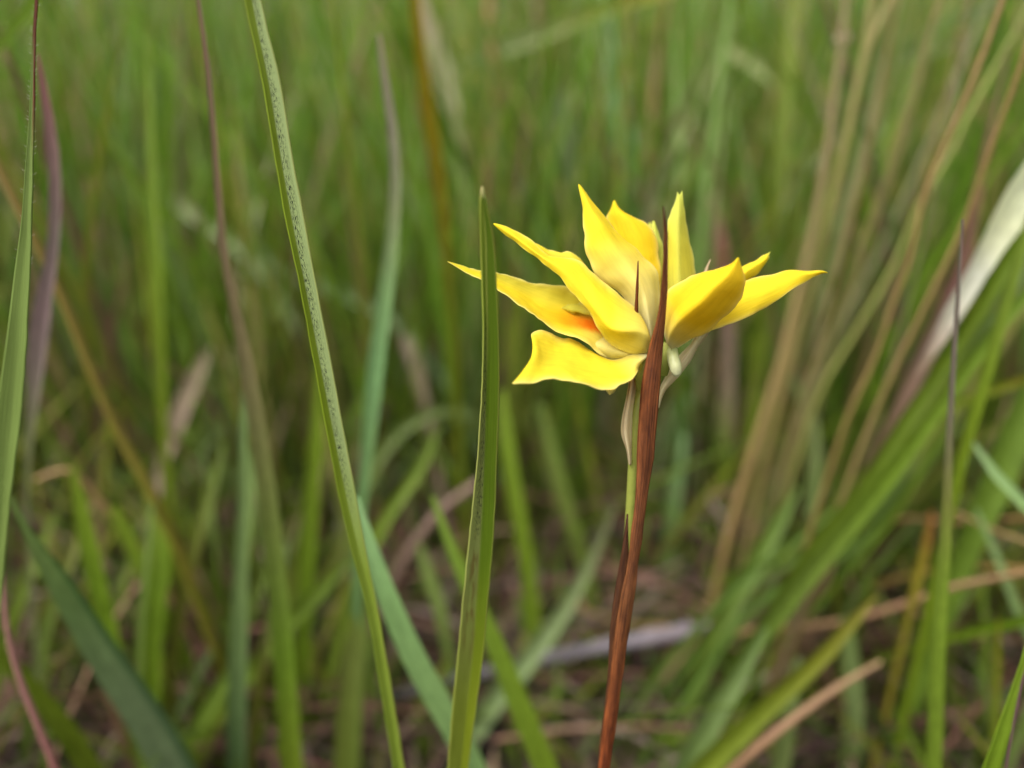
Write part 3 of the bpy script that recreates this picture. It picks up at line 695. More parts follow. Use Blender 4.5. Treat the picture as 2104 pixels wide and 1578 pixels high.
# middle
B('sea green blade with a faded mauve tip behind the spotted leaf', [(134, 122, 104), (122, 116, 102), (128, 136, 112), (120, 150, 112), (116, 152, 116), (110, 142, 104), (108, 140, 102)], .245, .235,
  [(778, 70, 8), (790, 160, 15), (803, 240, 18), (812, 340, 22), (808, 460, 26), (795, 580, 32), (778, 700, 34), (764, 830, 34), (751, 950, 26), (742, 1040, 22)])
B('pale sea green leaf leaning behind the foot of the spotted leaf', [(150, 186, 150), (130, 164, 120), (128, 158, 114), (122, 152, 108)], .175, .172,
  [(733, 1020, 8), (745, 1080, 28), (775, 1170, 38), (812, 1265, 46), (855, 1360, 50), (905, 1450, 52), (975, 1580, 48)])
B('dark golden green blade curving down above the pointed leaf', [(128, 112, 22), (126, 108, 16), (118, 108, 22), (104, 112, 30)], .32, .34, [(850, -30, 20), (862, 100, 24), (875, 200, 27), (893, 310, 28), (905, 400, 24), (916, 520, 18), (925, 640, 16)], up=.08)
B('pale dry blade beside the golden green blade', [(158, 142, 122), (160, 156, 130), (130, 142, 96)], .52, .50, [(872, 20, 18), (890, 80, 34), (908, 140, 36), (925, 210, 34), (938, 280, 22), (950, 360, 18)], name='dry_grass_leaf', cat='dry leaf', up=.05)
B('long pale blade bent flat across the tall stalks', [(132, 130, 24), (126, 130, 40), (134, 144, 104), (138, 150, 118), (124, 138, 96)], .52, .60, [(1420, -40, 30), (1300, -5, 38), (1210, 28, 34), (1120, 68, 32), (1040, 96, 32), (960, 122, 24), (900, 190, 20)])
S('reddish straw stalk rising behind the pointed leaf tip', [(150, 112, 74), (136, 114, 70), (124, 100, 76)], .58, .56, [(1002, -30, 18), (1008, 80, 20), (1013, 200, 20), (1010, 400, 21), (1004, 600, 20)], up=.12)
S('dull brown stalk between the straw stalk and the flower', [(122, 100, 74), (112, 86, 68)], .62, .6, [(1104, -30, 18), (1106, 150, 19), (1102, 320, 19), (1096, 480, 18)], up=.12)
B('broad blue green blade behind the tall yellow petals', [(118, 142, 92), (110, 142, 106), (100, 132, 92)], .56, .5, [(1230, -30, 34), (1250, 80, 42), (1270, 200, 44), (1288, 330, 44), (1304, 470, 38)], up=.1)
S('thin brown stalk behind the forked petal', [(136, 112, 74), (122, 98, 70), (116, 92, 72)], .55, .52, [(1374, -30, 14), (1352, 130, 16), (1335, 290, 18), (1318, 440, 18), (1300, 600, 18)], up=.12)
B('grey blade half hidden behind the tall yellow petals', [(110, 122, 96), (100, 118, 82)], .6, .58, [(1150, 190, 20), (1160, 280, 34), (1172, 380, 36), (1180, 500, 34)])
B('yellow green blade leaning behind the foot of the pointed leaf', [(112, 136, 62), (110, 134, 48), (112, 134, 44)], .21, .19, [(888, 1020, 10), (918, 1100, 20), (955, 1190, 28), (1000, 1285, 36), (1040, 1380, 42), (1080, 1480, 46), (1125, 1590, 50)])
B('pale grey green leaf slanting between the pointed leaf and the stem', [(112, 112, 92), (126, 140, 108), (128, 146, 112), (122, 142, 104)], .29, .25, [(1262, 1040, 10), (1210, 1160, 22), (1165, 1245, 32), (1115, 1315, 40), (1065, 1380, 42), (1010, 1450, 44), (965, 1520, 44)])
B('short pale green blade between the pointed and the sea green leaf', [(128, 146, 92), (108, 128, 70)], .29, .28, [(862, 1120, 12), (880, 1180, 26), (900, 1240, 26), (915, 1310, 20)])
B('light green blade arching across the sea green blade', [(116, 138, 62), (112, 132, 50)], .30, .28, [(900, 880, 8), (870, 950, 20), (830, 1010, 24), (790, 1070, 26), (750, 1150, 26)])
B('grey green blade arching over beneath the yellow petals', [(112, 128, 86), (106, 122, 72)], .36, .34, [(990, 860, 12), (930, 840, 20), (860, 860, 24), (800, 910, 24), (770, 960, 22)])
S('pinkish brown dry stem behind the pointed leaf', [(122, 98, 88), (112, 88, 80)], .31, .29, [(985, 990, 18), (905, 1050, 22), (850, 1120, 24), (800, 1210, 22)])
B('yellow green upright blade between the pointed leaf and the brown leaf', [(112, 134, 42), (104, 126, 36)], .32, .30, [(1030, 800, 12), (1038, 880, 26), (1052, 980, 30), (1072, 1090, 30)])
B('dull green blade leaning toward the brown leaf', [(106, 122, 66), (100, 116, 54)], .34, .32, [(1110, 830, 12), (1135, 930, 26), (1165, 1040, 28), (1200, 1160, 28)])
B('pale dry scrap hanging beside the sea green blade', [(150, 130, 120), (128, 110, 98)], .42, .40, [(830, 690, 12), (850, 740, 28), (866, 800, 22), (880, 860, 16)], name='dry_grass_leaf', cat='dry leaf')
S('tan thin stem crossing behind the brown leaf foot', [(126, 104, 66), (122, 96, 62), (112, 90, 66)], .30, .30, [(1150, 1230, 8), (1230, 1265, 10), (1300, 1285, 10), (1400, 1292, 10)])
# right
S('tan stalk with a pale knobby joint', [(128, 118, 82), (122, 114, 80), (124, 110, 78), (132, 112, 74), (132, 108, 70), (116, 104, 62)], .34, .31,
  [(1742, -30, 13.5), (1730, 85, 16.2), (1715, 200, 15.3), (1697, 330, 15.3), (1672, 470, 17.1), (1640, 600, 18), (1603, 750, 18), (1565, 870, 18), (1535, 970, 18), (1505, 1070, 18)], up=.12, nodes=[(1732, 80, 34)])
straw = S('straw coloured stalk next to the jointed tan stalk', [(136, 130, 84), (140, 132, 84), (144, 128, 80), (128, 116, 76)], .33, .33, [(1795, -30, 16.5), (1777, 110, 15.8), (1752, 225, 15), (1728, 340, 15), (1702, 450, 15), (1680, 540, 16.5), (1650, 640, 16.5)], up=.12)
shoot = S(None, [(150, 140, 92), (146, 134, 90)], .33, .33, [(1845, -40, 12), (1815, 30, 14), (1788, 90, 14), (1772, 140, 14)], up=.06, ground_=False, name='side_shoot', cat=None); shoot.parent = straw
S('slender orange stalk rising above the white dead blade', [(136, 104, 76), (134, 106, 72), (128, 108, 66), (122, 104, 58), (110, 98, 56)], .25, .25,
  [(2070, -30, 8), (2020, 110, 9.6), (1978, 215, 10.4), (1938, 305, 11.2), (1900, 400, 11.2), (1872, 525, 10.4), (1835, 625, 10.4), (1795, 742, 10.4), (1748, 843, 10.4), (1701, 977, 10.4)], up=.1)
S('slender orange stalk passing close to the dark red brown leaf', [(138, 110, 70), (134, 112, 70), (134, 116, 76), (114, 104, 64)], .235, .25, [(2120, 70, 9), (2085, 170, 10), (2050, 265, 11), (2020, 350, 11), (1985, 450, 12), (1935, 560, 13), (1885, 660, 13), (1828, 780, 14)], up=.1)
S('pale green straw stem behind the orange stalks', [(132, 140, 84), (124, 126, 76), (120, 112, 72)], .3, .3, [(2050, 130, 8), (1995, 230, 10.4), (1945, 330, 11.2), (1890, 420, 11.2), (1845, 530, 11.2), (1771, 660, 11.2), (1684, 810, 11.2), (1655, 890, 11.2)], up=.05)
B('dark red brown leaf behind the white dead blade', [(120, 102, 78), (114, 86, 66), (118, 82, 78), (126, 94, 92), (122, 98, 82), (116, 96, 72)], .30, .285,
  [(2050, 200, 10.5), (2022, 320, 18), (2003, 430, 24), (1985, 510, 25.5), (1960, 590, 33), (1925, 680, 37.5), (1885, 760, 37.5), (1845, 850, 36), (1800, 940, 31.5), (1765, 1010, 27)], name='dry_grass_leaf', cat='dry leaf', up=.05)
B('bleached white dead blade slanting down toward the flower', [(204, 208, 202), (210, 212, 206), (208, 208, 200), (204, 202, 194), (202, 198, 190), (190, 172, 164), (132, 108, 94)], .22, .232,
  [(2160, 330, 84), (2104, 405, 78), (2060, 470, 60), (2020, 540, 44), (1980, 608, 40), (1945, 665, 36), (1920, 710, 26), (1890, 755, 16)], name='dry_grass_leaf', cat='dry leaf', up=.04, kcol=1.35)
B('wide green blade just below the white dead blade', [G1, (100, 120, 32), (98, 118, 40), (104, 124, 44)], .245, .235, [(2160, 400, 44), (2104, 490, 42), (2065, 550, 34), (2000, 660, 28), (1930, 765, 30), (1850, 885, 32), (1780, 1000, 36), (1690, 1110, 38)], up=.05)
B('long green blade slanting down to the foot of the flower stem', [(110, 136, 56), (106, 130, 46), (104, 128, 44), (106, 126, 58), (100, 122, 54)], .225, .23, [(2160, 545, 26), (2104, 610, 26), (2040, 690, 28), (1965, 790, 28), (1890, 895, 34), (1800, 1015, 40), (1710, 1125, 42), (1610, 1250, 42), (1540, 1340, 40)], up=.05)
B('yellow green blade crossing the long slanting blade', [(116, 136, 60), (118, 138, 44), (112, 132, 36)], .215, .22, [(2085, 560, 24), (2060, 650, 26), (2030, 760, 26), (2000, 860, 25), (1975, 950, 24), (1955, 1040, 22)], up=.04)
B('stiff upright green blade with a thin grey upper part', [(112, 98, 92), (110, 98, 94), (112, 104, 92), (116, 118, 70), (116, 136, 56), (114, 136, 52), (114, 136, 52), (112, 134, 50)], .172, .165,
  [(1978, 450, 5), (1970, 580, 8), (1962, 700, 11), (1953, 850, 14), (1948, 960, 18), (1945, 1060, 24), (1935, 1210, 29), (1926, 1360, 32), (1917, 1590, 33)])
B('yellow olive blade slanting up beside the pinkish tan stem', [(130, 122, 48), (124, 128, 44), (116, 130, 44), (116, 130, 46)], .215, .195, [(1800, 1225, 8), (1755, 1275, 24), (1690, 1350, 34), (1610, 1425, 40), (1525, 1505, 48), (1430, 1600, 54)])
S('pinkish tan stem below the yellow olive blade', [(150, 122, 94), (158, 120, 96), (148, 112, 78), (132, 100, 60)], .215, .20, [(1810, 1360, 9), (1740, 1400, 16), (1670, 1447, 18), (1600, 1500, 18), (1510, 1575, 20)])
B('pale grey green blade next to the foot of the yellow olive blade', [(110, 132, 84), (116, 136, 92), (112, 134, 88)], .22, .2, [(1575, 1290, 10), (1520, 1390, 34), (1465, 1480, 48), (1405, 1600, 58)])
B('broad pale blade standing behind the yellow olive blade', [(112, 130, 84), (118, 134, 96), (112, 128, 84)], .25, .235, [(1738, 1270, 22), (1748, 1360, 34), (1756, 1460, 38), (1745, 1590, 42)])
B('broad grey green blade crossing under the pinkish stem', [(112, 126, 86), (114, 128, 84)], .24, .225, [(1640, 1350, 13.5), (1622, 1450, 34.5), (1600, 1590, 40.5)])
S('long tan stem arching from the stiff blade to the twig', [(150, 112, 72), (148, 116, 88), (152, 116, 94), (132, 110, 66), (118, 104, 58)], .22, .27, [(2160, 1165, 10), (2060, 1185, 11), (1960, 1205, 12), (1860, 1240, 14), (1770, 1268, 14), (1660, 1288, 10), (1520, 1300, 8)], up=.05)
S('thin tan stem above the long arching stem', [(146, 110, 66), (136, 108, 60), (126, 106, 56)], .24, .3, [(2160, 1170, 8), (2000, 1165, 9), (1900, 1175, 9), (1800, 1205, 9), (1740, 1250, 9)], up=.05)
S('thin orange stem lying level behind the stiff upright blade', [(158, 116, 86), (140, 104, 78)], .23, .3, [(2160, 1062, 8), (2060, 1068, 9), (1960, 1072, 9), (1860, 1066, 10)], up=.04)
S('thin tan stem sloping down from the stiff upright blade', [(130, 110, 70), (150, 114, 76)], .25, .22, [(1960, 1050, 8), (2030, 1085, 9), (2104, 1112, 9), (2180, 1150, 9)])
B('green blade arching flat across the stiff upright blade', [(98, 128, 34), (100, 122, 34), (108, 118, 48)], .21, .25, [(2160, 1265, 18), (2080, 1280, 24), (1990, 1300, 24), (1890, 1326, 18), (1790, 1362, 12)], up=.04)
B('mint green thin blade drooping over the wide green leaf', [(126, 150, 114), (130, 158, 116), (122, 148, 104)], .22, .2, [(2000, 910, 8), (2030, 955, 18), (2070, 1000, 22), (2120, 1050, 24), (2180, 1110, 22)])
B('slim mint blade behind the stiff upright blade', [(126, 150, 110), (136, 158, 122), (110, 140, 84)], .24, .225, [(2005, 1045, 8), (2035, 1110, 14), (2062, 1180, 16), (2090, 1250, 18), (2130, 1340, 18)])
B('thin yellow green shoot beside the sharp green blade', [OL, (112, 128, 42)], .215, .21, [(2052, 1270, 6), (2050, 1350, 14), (2046, 1450, 16), (2038, 1590, 18)])
B('short sharp green blade rising beside a dark purple stalk', [(110, 132, 40), (116, 140, 46), (106, 130, 36)], .135, .130, [(2118, 1290, 5), (2100, 1375, 14), (2080, 1445, 24), (2060, 1510, 30), (2034, 1590, 36)], thin=.00025)
S('dark purple stalk beside the short sharp green blade', [(90, 60, 74), (86, 84, 50), (96, 100, 56)], .134, .130, [(2106, 1370, 5), (2092, 1440, 6), (2078, 1510, 7), (2066, 1590, 8)])
B('orange yellow blade tip behind the stiff upright blade', [(150, 92, 50), (136, 124, 36), (128, 118, 40)], .25, .24, [(1915, 1050, 8), (1903, 1120, 18), (1885, 1190, 20), (1868, 1260, 16)])
B('green blade with a pink tip behind the folded yellow petal', [(116, 98, 74), (142, 84, 86), (126, 102, 96), (128, 112, 94), (104, 128, 44), (92, 120, 30), (92, 116, 32)], .43, .38, [(1462, 400, 14), (1478, 470, 18), (1488, 570, 26), (1494, 690, 30), (1494, 800, 30), (1488, 900, 34), (1480, 1040, 38), (1474, 1180, 38)])
B('dull teal blade just behind the buff bract', [TEAL, (94, 122, 82), (90, 114, 70)], .40, .36, [(1412, 740, 14), (1405, 830, 28), (1392, 940, 32), (1380, 1060, 32)])
B('mint blade tilted nearly flat among the orange stalks', [(130, 156, 112), (122, 146, 98)], .42, .5, [(2060, -5, 18), (2000, 25, 26), (1940, 52, 26), (1885, 82, 18), (1830, 130, 14)])
B('grey blade tilted nearly flat below the mint blade', [(128, 136, 108), (118, 130, 92), (112, 124, 86)], .48, .52, [(2010, 70, 16), (1950, 90, 22), (1880, 110, 22), (1800, 150, 20), (1720, 210, 18)])
B('grey bent blade crossing behind the jointed tan stalk', [(122, 130, 110), (118, 126, 98), (104, 118, 72)], .5, .46, [(1800, 240, 18), (1740, 270, 28), (1670, 330, 28), (1600, 420, 30), (1555, 500, 28), (1530, 590, 24)])
B('bleached short blade tilted above the forked petal', [(146, 150, 116), (128, 142, 92)], .6, .56, [(1480, 90, 12), (1510, 110, 24), (1550, 135, 24), (1590, 170, 16), (1610, 230, 14)])
S('grey stem between the straw and the orange stalks', [(128, 124, 96), (118, 116, 84), (110, 112, 80), (100, 108, 74)], .38, .36, [(1990, 100, 7.8), (1935, 230, 10.4), (1880, 360, 11.7), (1825, 480, 13), (1780, 570, 14.3), (1725, 680, 15.6), (1670, 800, 15.6)], up=.1)
B('olive blade behind the straw stalk', [(112, 128, 50), (104, 120, 36)], .45, .42, [(1620, 60, 22), (1612, 200, 32), (1600, 340, 36), (1585, 480, 36)], up=.1)
B('vivid green blade between the pink tipped blade and the tan stalk', [(92, 120, 30), (90, 116, 28)], .44, .40, [(1560, 640, 20), (1558, 740, 34), (1552, 850, 36), (1545, 960, 36)])
B('green blade leaning at the foot of the jointed tan stalk', [(98, 122, 58), (98, 120, 52)], .30, .27, [(1640, 1000, 10), (1590, 1090, 36), (1540, 1180, 44), (1490, 1270, 46)])
B('thin grey green blade meeting the jointed stalk halfway up', [(110, 122, 84), (108, 118, 78)], .4, .38, [(1600, 720, 10), (1630, 780, 18), (1660, 850, 20), (1682, 930, 18)])
B('grey green upright blade below the slender orange stalks', [(112, 122, 88), (102, 122, 72)], .33, .31, [(1672, 850, 14), (1674, 930, 26), (1668, 1020, 28), (1650, 1110, 28)])
B('yellow blade arching over the wide green leaf', [(150, 130, 36), (126, 138, 44), (116, 132, 40)], .26, .27, [(2160, 755, 12), (2104, 780, 16), (2050, 800, 18), (1985, 820, 18), (1935, 850, 14)])
B('wide green leaf beneath the arching yellow blade', [(104, 128, 56), (100, 124, 48)], .26, .25, [(2150, 760, 50), (2100, 860, 66), (2060, 970, 70), (2010, 1080, 60)], up=.04)

# fine blades and stems that only their place tells apart
for i in range(12):
    a = random.random(); tx, ty = 1880+270*a+random.uniform(-40, 40), 1010-520*a+random.uniform(-60, 60); bx, by = random.uniform(1470, 1700), random.uniform(1180, 1330); m = .5
    mx, my = tx*.5+bx*.5+random.uniform(-10, 40), ty*.5+by*.5+random.uniform(10, 50); wd = (14, 19, 25)[i//4 % 3]; Y = random.uniform(.27, .36)
    nm, c = [('yellow green', (112, 126, 46)), ('deep green', (94, 116, 34)), ('grey green', (112, 128, 88)), ('straw tinged', (134, 126, 66))][i % 4]
    B(('slender ', 'fine ', 'wider ')[i//4 % 3]+nm+' blade slanting in the sheaf beneath the white dead blade', [c, random.choice([G1, G2])], Y, Y-.02,
      [(tx, ty, wd*.3), (tx*.7+mx*.3, ty*.7+my*.3, wd*.8), (mx, my, wd), (mx*.5+bx*.5, my*.5+by*.5+10, wd), (bx, by, wd)], group='fine slanting blades of the sheaf')
for i in range(7):
    tx = random.uniform(1760, 2120); bx = tx-random.uniform(200, 330); by = random.uniform(820, 980); wd = (4.5, 7, 9)[i//4 % 3]; Y = random.uniform(.3, .44)
    nm, c = [('tan', (134, 116, 78)), ('greenish straw', (122, 122, 80)), ('rusty', (142, 104, 66)), ('grey', (118, 110, 96))][i % 4]
    S(('hair thin ', 'thin ', 'thicker ')[i//4 % 3]+nm+' stem leaning among the straw and orange stalks', [c, (118, 106, 70)], Y, Y-.01,
      [(tx, -30, wd*.7), (tx*.72+bx*.28+12, by*.27, wd*.9), (tx*.45+bx*.55+12, by*.55, wd), (bx, by, wd)], up=.1, group='thin dry stems among the stalks')
for i in range(12):
    tx = random.uniform(60, 680); ty = random.uniform(820, 1120); bx = tx+random.uniform(-110, 110); by = ty+random.uniform(260, 380); wd = (15, 21, 28)[i//4 % 3]; Y = random.uniform(.25, .31)
    nm, c = [('yellow green', (106, 124, 40)), ('deep green', (88, 108, 28)), ('grey green', (98, 118, 70)), ('olive brown', (112, 104, 44))][i % 4]
    B(('slim ', 'mid sized ', 'broad ')[i//4 % 3]+nm+' shoot in the thicket around the maroon tipped blade', [c, random.choice([(88, 106, 30), (90, 108, 52), (98, 100, 42)])], Y, Y-.03,
      [(tx, ty, wd*.25), (tx*.7+bx*.3, ty*.72+by*.28, wd*.85), (tx*.4+bx*.6, ty*.42+by*.58, wd), (bx, by, wd)], group='narrow shoots of the thicket')

# ------------------------------------------------------------------ twig on the ground
def twig():
    px = [(760, 1440, 16), (850, 1418, 20), (950, 1392, 23), (1100, 1358, 26), (1250, 1326, 28), (1400, 1298, 30), (1478, 1278, 34)]
    pts, rad = [], []
    for x, y, wd in px:
        c = on_ground(x, y, np.interp(x, [760, 1480], [.012, .040])); dpt = (c-CAM).dot(FW); r = wd/2*dpt/F; pts.append(c); rad.append(r)
    e = pts[-1]+(pts[-1]-pts[-2]).normalized()*.001; pts.append(e); rad.append(.0004)
    col = [tuple(v*.75 for v in lin(c)) for c in ((84, 78, 74), (96, 92, 90), (120, 112, 116), (134, 124, 130), (142, 128, 132))]
    o = tag(link('fallen_twig', tube_mesh('fallen_twig', pts, rad, 10, col, 60, .35, 3), M_TWIG), 'grey violet fallen twig lying on the ground behind the stem', 'twig')
    b = pts[5]; d = (pts[5]-pts[4]).normalized()
    link('broken_knot', tube_mesh('broken_knot', [b, b+Vector((.002, .002, .002)), b+Vector((.004, .003, .0035))], [.002, .0014, .0005], 8, [col[3], col[4]], 8, .3), M_TWIG, o)
twig()

# ------------------------------------------------------------------ the meadow: uncountable grass
def scatter(name, label, cat, n_specs, mat, seg, palette, weights, gain=1.0):
    """n_specs: arrays dict of base x,y,height,width,lean azimuth,lean amount,face azimuth"""
    s = n_specs; n = len(s['x']); t = np.linspace(0, 1, seg+1)
    up = s['h'][:, None]*(t-.22*s['b'][:, None]*t**2)
    ln = s['h'][:, None]*(s['s'][:, None]*t+s['b'][:, None]*t**2.2)
    cx = s['x'][:, None]+ln*np.cos(s['az'])[:, None]; cy = s['y'][:, None]+ln*np.sin(s['az'])[:, None]
    prof = np.clip((.62+.9*t-.35*t*t)*np.clip((1-t)/.55, 0, 1)**.75, .02, 1)
    hw = s['w'][:, None]*.5*prof
    fx, fy = np.cos(s['fa']), np.sin(s['fa'])
    Lp = np.stack([cx-hw*fx[:, None], cy-hw*fy[:, None], up-.004], -1)
    Rp = np.stack([cx+hw*fx[:, None], cy+hw*fy[:, None], up-.004], -1)
    Mp = np.stack([cx-hw*.35*fy[:, None], cy+hw*.35*fx[:, None], up-.004], -1)
    V = np.stack([Lp, Mp, Rp], 2).reshape(-1, 3)
    k = np.arange(n)[:, None, None]*(3*(seg+1))+np.arange(seg)[None, :, None]*3+np.arange(2)[None, None, :]
    Q = np.stack([k, k+1, k+4, k+3], -1).reshape(-1, 4)
    me = bpy.data.meshes.new(name)
    me.vertices.add(len(V)); me.vertices.foreach_set('co', V.ravel().astype(np.float32))
    me.loops.add(Q.size); me.loops.foreach_set('vertex_index', Q.ravel().astype(np.int32))
    me.polygons.add(len(Q)); me.polygons.foreach_set('loop_start', np.arange(0, Q.size, 4, dtype=np.int32))
    me.polygons.foreach_set('use_smooth', np.ones(len(Q), bool))
    me.update(calc_edges=True)
    pal = mute(pig([[lin(a), lin(b)] for a, b in palette]))
    ci = rng.choice(len(pal), n, p=np.array(weights)/sum(weights))
    base, tip = pal[ci, 0], pal[ci, 1]
    br = rng.uniform(.6, 1.4, n)[:, None, None]
    tt = np.clip(t*1.2-.1, 0, 1)[None, :, None]
    col = (base[:, None]*(1-tt)+tip[:, None]*tt)*br*1.12*gain
    cc = np.ones((n, seg+1, 3, 4), np.float32); cc[..., :3] = np.clip(col, 0, .85)[:, :, None, :]
    a = me.color_attributes.new('Col', 'FLOAT_COLOR', 'POINT'); a.data.foreach_set('color', cc.ravel())
    return tag(link(name, me, mat), label, cat, kind='stuff')

def spread(n, rmin, rmax, clear, power=1.0):
    """random stands around the camera; nothing in the open patch where the plants above stand"""
    X, Y = [], []
    while len(X) < n:
        r = rmin+(rmax-rmin)*rng.random(4*n)**power; a = rng.uniform(-math.pi, math.pi, 4*n)
        keep = (np.abs(a) < .85) | (rng.random(4*n) < .38)
        x, y = r*np.sin(a), r*np.cos(a)
        keep &= clear(x, y)
        X += list(x[keep]); Y += list(y[keep])
    return np.array(X[:n]), np.array(Y[:n])
# clumping: drop stands where a noise field is low
def clump(x, y, sc_=5.0, thr=-.1):
    return np.array([noise.noise(Vector((a*sc_, b*sc_, 4.2))) > thr for a, b in zip(x, y)])

GREENS = [((78, 92, 34), (106, 138, 42)), ((68, 86, 32), (90, 126, 32)), ((92, 106, 66), (118, 144, 90)), ((104, 104, 52), (130, 138, 56)), ((104, 96, 58), (142, 134, 76)),
          ((120, 100, 72), (150, 132, 90)), ((116, 90, 80), (134, 104, 86)), ((118, 114, 94), (156, 156, 128))]
GW = [6.5, 6.5, 3.2, 2.6, 1.3, 1.3, .6, .8]
# tall stand
def tall_clear(x, y): return ~((np.abs(x) < .13+.72*np.clip(y, 0, 1)) & (y > -.16) & (y < .38))
x, y = spread(17000, .17, 2.0, tall_clear, .85)
n = len(x); near = np.clip((np.hypot(x, y)-.36)/.5, 0, 1)
lean = np.where(np.hypot(x, y) < .4, .35, 1.0)       # stands close by stay upright
scatter('meadow_grass', 'tall blurred green meadow grass filling the background', 'grass', dict(x=x, y=y, h=rng.uniform(.16, .34, n)+near*rng.uniform(.05, .24, n), w=rng.uniform(.0016, .0055, n), az=rng.uniform(0, 2*math.pi, n),
        s=rng.uniform(-.05, .2, n)*lean, b=rng.uniform(0, .5, n)**1.3*lean, fa=rng.normal(0, .7, n)), M_MEADOW, 8, GREENS, GW)
x, y = spread(22000, 1.7, 9.0, lambda x, y: np.ones(len(x), bool), .8)
n = len(x)
scatter('meadow_grass', 'distant pale green grass of the far meadow', 'grass', dict(x=x, y=y, h=rng.uniform(.3, .62, n), w=rng.uniform(.004, .010, n), az=rng.uniform(0, 2*math.pi, n),
        s=rng.uniform(-.05, .2, n), b=rng.uniform(0, .45, n)**1.3, fa=rng.normal(0, .6, n)), M_MEADOW, 5, GREENS, GW, 1.22)
x, y = spread(9000, 8.0, 45.0, lambda x, y: np.ones(len(x), bool), .8)
n = len(x)
scatter('meadow_grass', 'grass at the far end of the meadow', 'grass', dict(x=x, y=y, h=rng.uniform(.35, .7, n), w=rng.uniform(.03, .07, n), az=rng.uniform(0, 2*math.pi, n),
        s=rng.uniform(-.05, .2, n), b=rng.uniform(0, .4, n), fa=rng.normal(0, .5, n)), M_MEADOW, 4, GREENS, GW, 1.22)
# low shoots between the stands
LOWP = [((68, 76, 34), (96, 118, 34)), ((72, 80, 48), (100, 122, 70)), ((96, 76, 62), (126, 100, 76)), ((90, 66, 66), (116, 84, 82)), ((100, 96, 60), (122, 128, 44))]
def low_clear(x, y): return ~((np.abs(x) < .10+.4*np.clip(y, 0, 1)) & (y > -.12) & (y < .235))
n = 1100; x = rng.uniform(-.34, .34, n); y = rng.uniform(.20, .42, n); k = (np.abs(x) > .03) | (y > .26); x, y = x[k], y[k]; n = len(x)
hh = rng.uniform(.4, 1, n)*np.interp(y, [.20, .30, .42], [.07, .13, .19])*np.where((x > -.1) & (x < .13) & (y < .36), .45, 1)
scatter('short_grass', 'low tangle of green shoots around the feet of the plants', 'grass', dict(x=x, y=y, h=hh, w=rng.uniform(.0018, .0052, n), az=rng.uniform(0, 2*math.pi, n),
        s=rng.uniform(0, .5, n), b=rng.uniform(0, .5, n), fa=rng.normal(0, .6, n)), M_MEADOW, 8, LOWP, [6, 3, 1.4, 1.1, 3])
x, y = spread(17500, .20, 1.5, low_clear, .9); k = clump(x, y, 14, -.22); x, y = x[k], y[k]; n = len(x)
near = np.clip((np.hypot(x, y)-.34)/.25, 0, 1)
hs_ = np.where((x > -.1) & (x < .13) & (y < .37), .4, 1)
scatter('short_grass', 'short mixed green and brown shoots low among the stems', 'grass', dict(x=x, y=y, h=(rng.uniform(.035, .12, n)+near*rng.uniform(0, .12, n))*hs_, w=rng.uniform(.0016, .0044, n), az=rng.uniform(0, 2*math.pi, n),
        s=rng.uniform(0, .6, n), b=rng.uniform(0, .8, n), fa=rng.normal(0, .8, n)), M_MEADOW, 6, LOWP, [5, 2.6, 1.9, 1.5, 2.4])
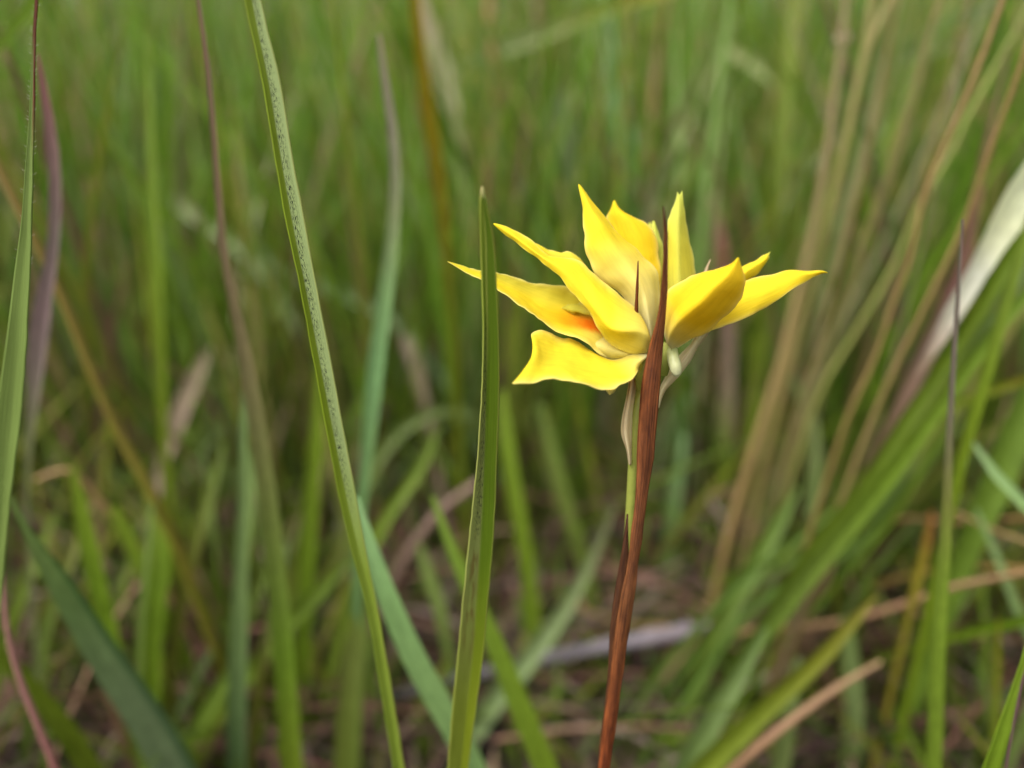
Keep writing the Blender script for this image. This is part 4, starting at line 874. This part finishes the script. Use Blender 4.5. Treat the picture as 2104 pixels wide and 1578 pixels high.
# dead litter on the soil
def litter(n=7000):
    V, Q, Cc = [], [], []
    pal = [lin(c) for c in ((120, 92, 80), (104, 74, 66), (140, 116, 92), (92, 62, 60), (128, 112, 86), (150, 132, 118), (96, 84, 50))]
    for i in range(n):
        r = .16+1.3*random.random()**.8; a = random.uniform(-1.1, 1.1) if random.random() < .8 else random.uniform(-3.14, 3.14)
        x, y = r*math.sin(a), r*math.cos(a); L_ = random.uniform(.015, .075); w_ = random.uniform(.0008, .003); th = random.uniform(0, math.pi); tl = random.uniform(-.1, .28)
        z0 = random.uniform(.0, .012) if random.random() < .6 else random.uniform(.01, .05)*min(1, max(.2, (r-.2)/.2)); dx, dy = math.cos(th), math.sin(th); k = len(V); c = random.choice(pal); br = random.uniform(.35, .95)
        for s in range(4):
            f = s/3-.5; sag = -.012*(f*2)**2*random.uniform(.2, 1); zz = max(z0+f*L_*tl+sag+.006, .001); ww = w_*(.5 if s in (0, 3) else 1)/2
            V.append((x+dx*f*L_-dy*ww, y+dy*f*L_+dx*ww, zz)); V.append((x+dx*f*L_, y+dy*f*L_, zz+ww*.5)); V.append((x+dx*f*L_+dy*ww, y+dy*f*L_-dx*ww, zz))
            Cc += [[v*br for v in c]+[1]]*3
        for s in range(3):
            for j in range(2):
                b = k+s*3+j; Q.append((b, b+1, b+4, b+3))
    me = bpy.data.meshes.new('leaf_litter'); me.from_pydata(V, [], Q); me.polygons.foreach_set('use_smooth', [True]*len(Q))
    a = me.color_attributes.new('Col', 'FLOAT_COLOR', 'POINT'); a.data.foreach_set('color', np.array(Cc, np.float32).ravel())
    tag(link('leaf_litter', me, M_LITTER), 'dead brown grass litter covering the dark soil', 'litter', kind='stuff')
litter()

def dead_stems(n=1100):
    V, Q, Cc = [], [], []
    pal = [lin(c) for c in ((128, 88, 76), (112, 74, 68), (138, 106, 84), (122, 98, 92), (104, 70, 62))]
    for i in range(n):
        r = .27+.7*random.random(); a = random.uniform(-.75, .75); x, y = r*math.sin(a), r*math.cos(a)
        L_ = random.uniform(.05, .13); th = random.uniform(-.5, math.pi+.5); el = random.uniform(-.1, .75); w_ = random.uniform(.0004, .0009); c = random.choice(pal); br = random.uniform(.6, 1.2)
        d = Vector((math.cos(th)*math.cos(el), math.sin(th)*math.cos(el)*.6, math.sin(el))); k = len(V); z0 = random.uniform(.002, .025)
        for s_ in range(5):
            f = s_/4; p = Vector((x, y, z0))+d*(f*L_)+Vector((0, 0, -.25*L_*f*f)); p.z = max(p.z, .001)
            for q in range(3):
                an = q*2.094; V.append((p.x+w_*math.cos(an), p.y+w_*.5*math.sin(an), p.z+w_*math.sin(an)))
            Cc += [[v*br for v in c]+[1]]*3
        for s_ in range(4):
            for q in range(3):
                b = k+s_*3; Q.append((b+q, b+(q+1) % 3, b+3+(q+1) % 3, b+3+q))
    me = bpy.data.meshes.new('dead_stems'); me.from_pydata(V, [], Q)
    a = me.color_attributes.new('Col', 'FLOAT_COLOR', 'POINT'); a.data.foreach_set('color', np.array(Cc, np.float32).ravel())
    tag(link('dead_stems', me, M_LITTER), 'tangle of thin reddish brown dead stems among the low grass', 'dead stems', kind='stuff')
dead_stems()
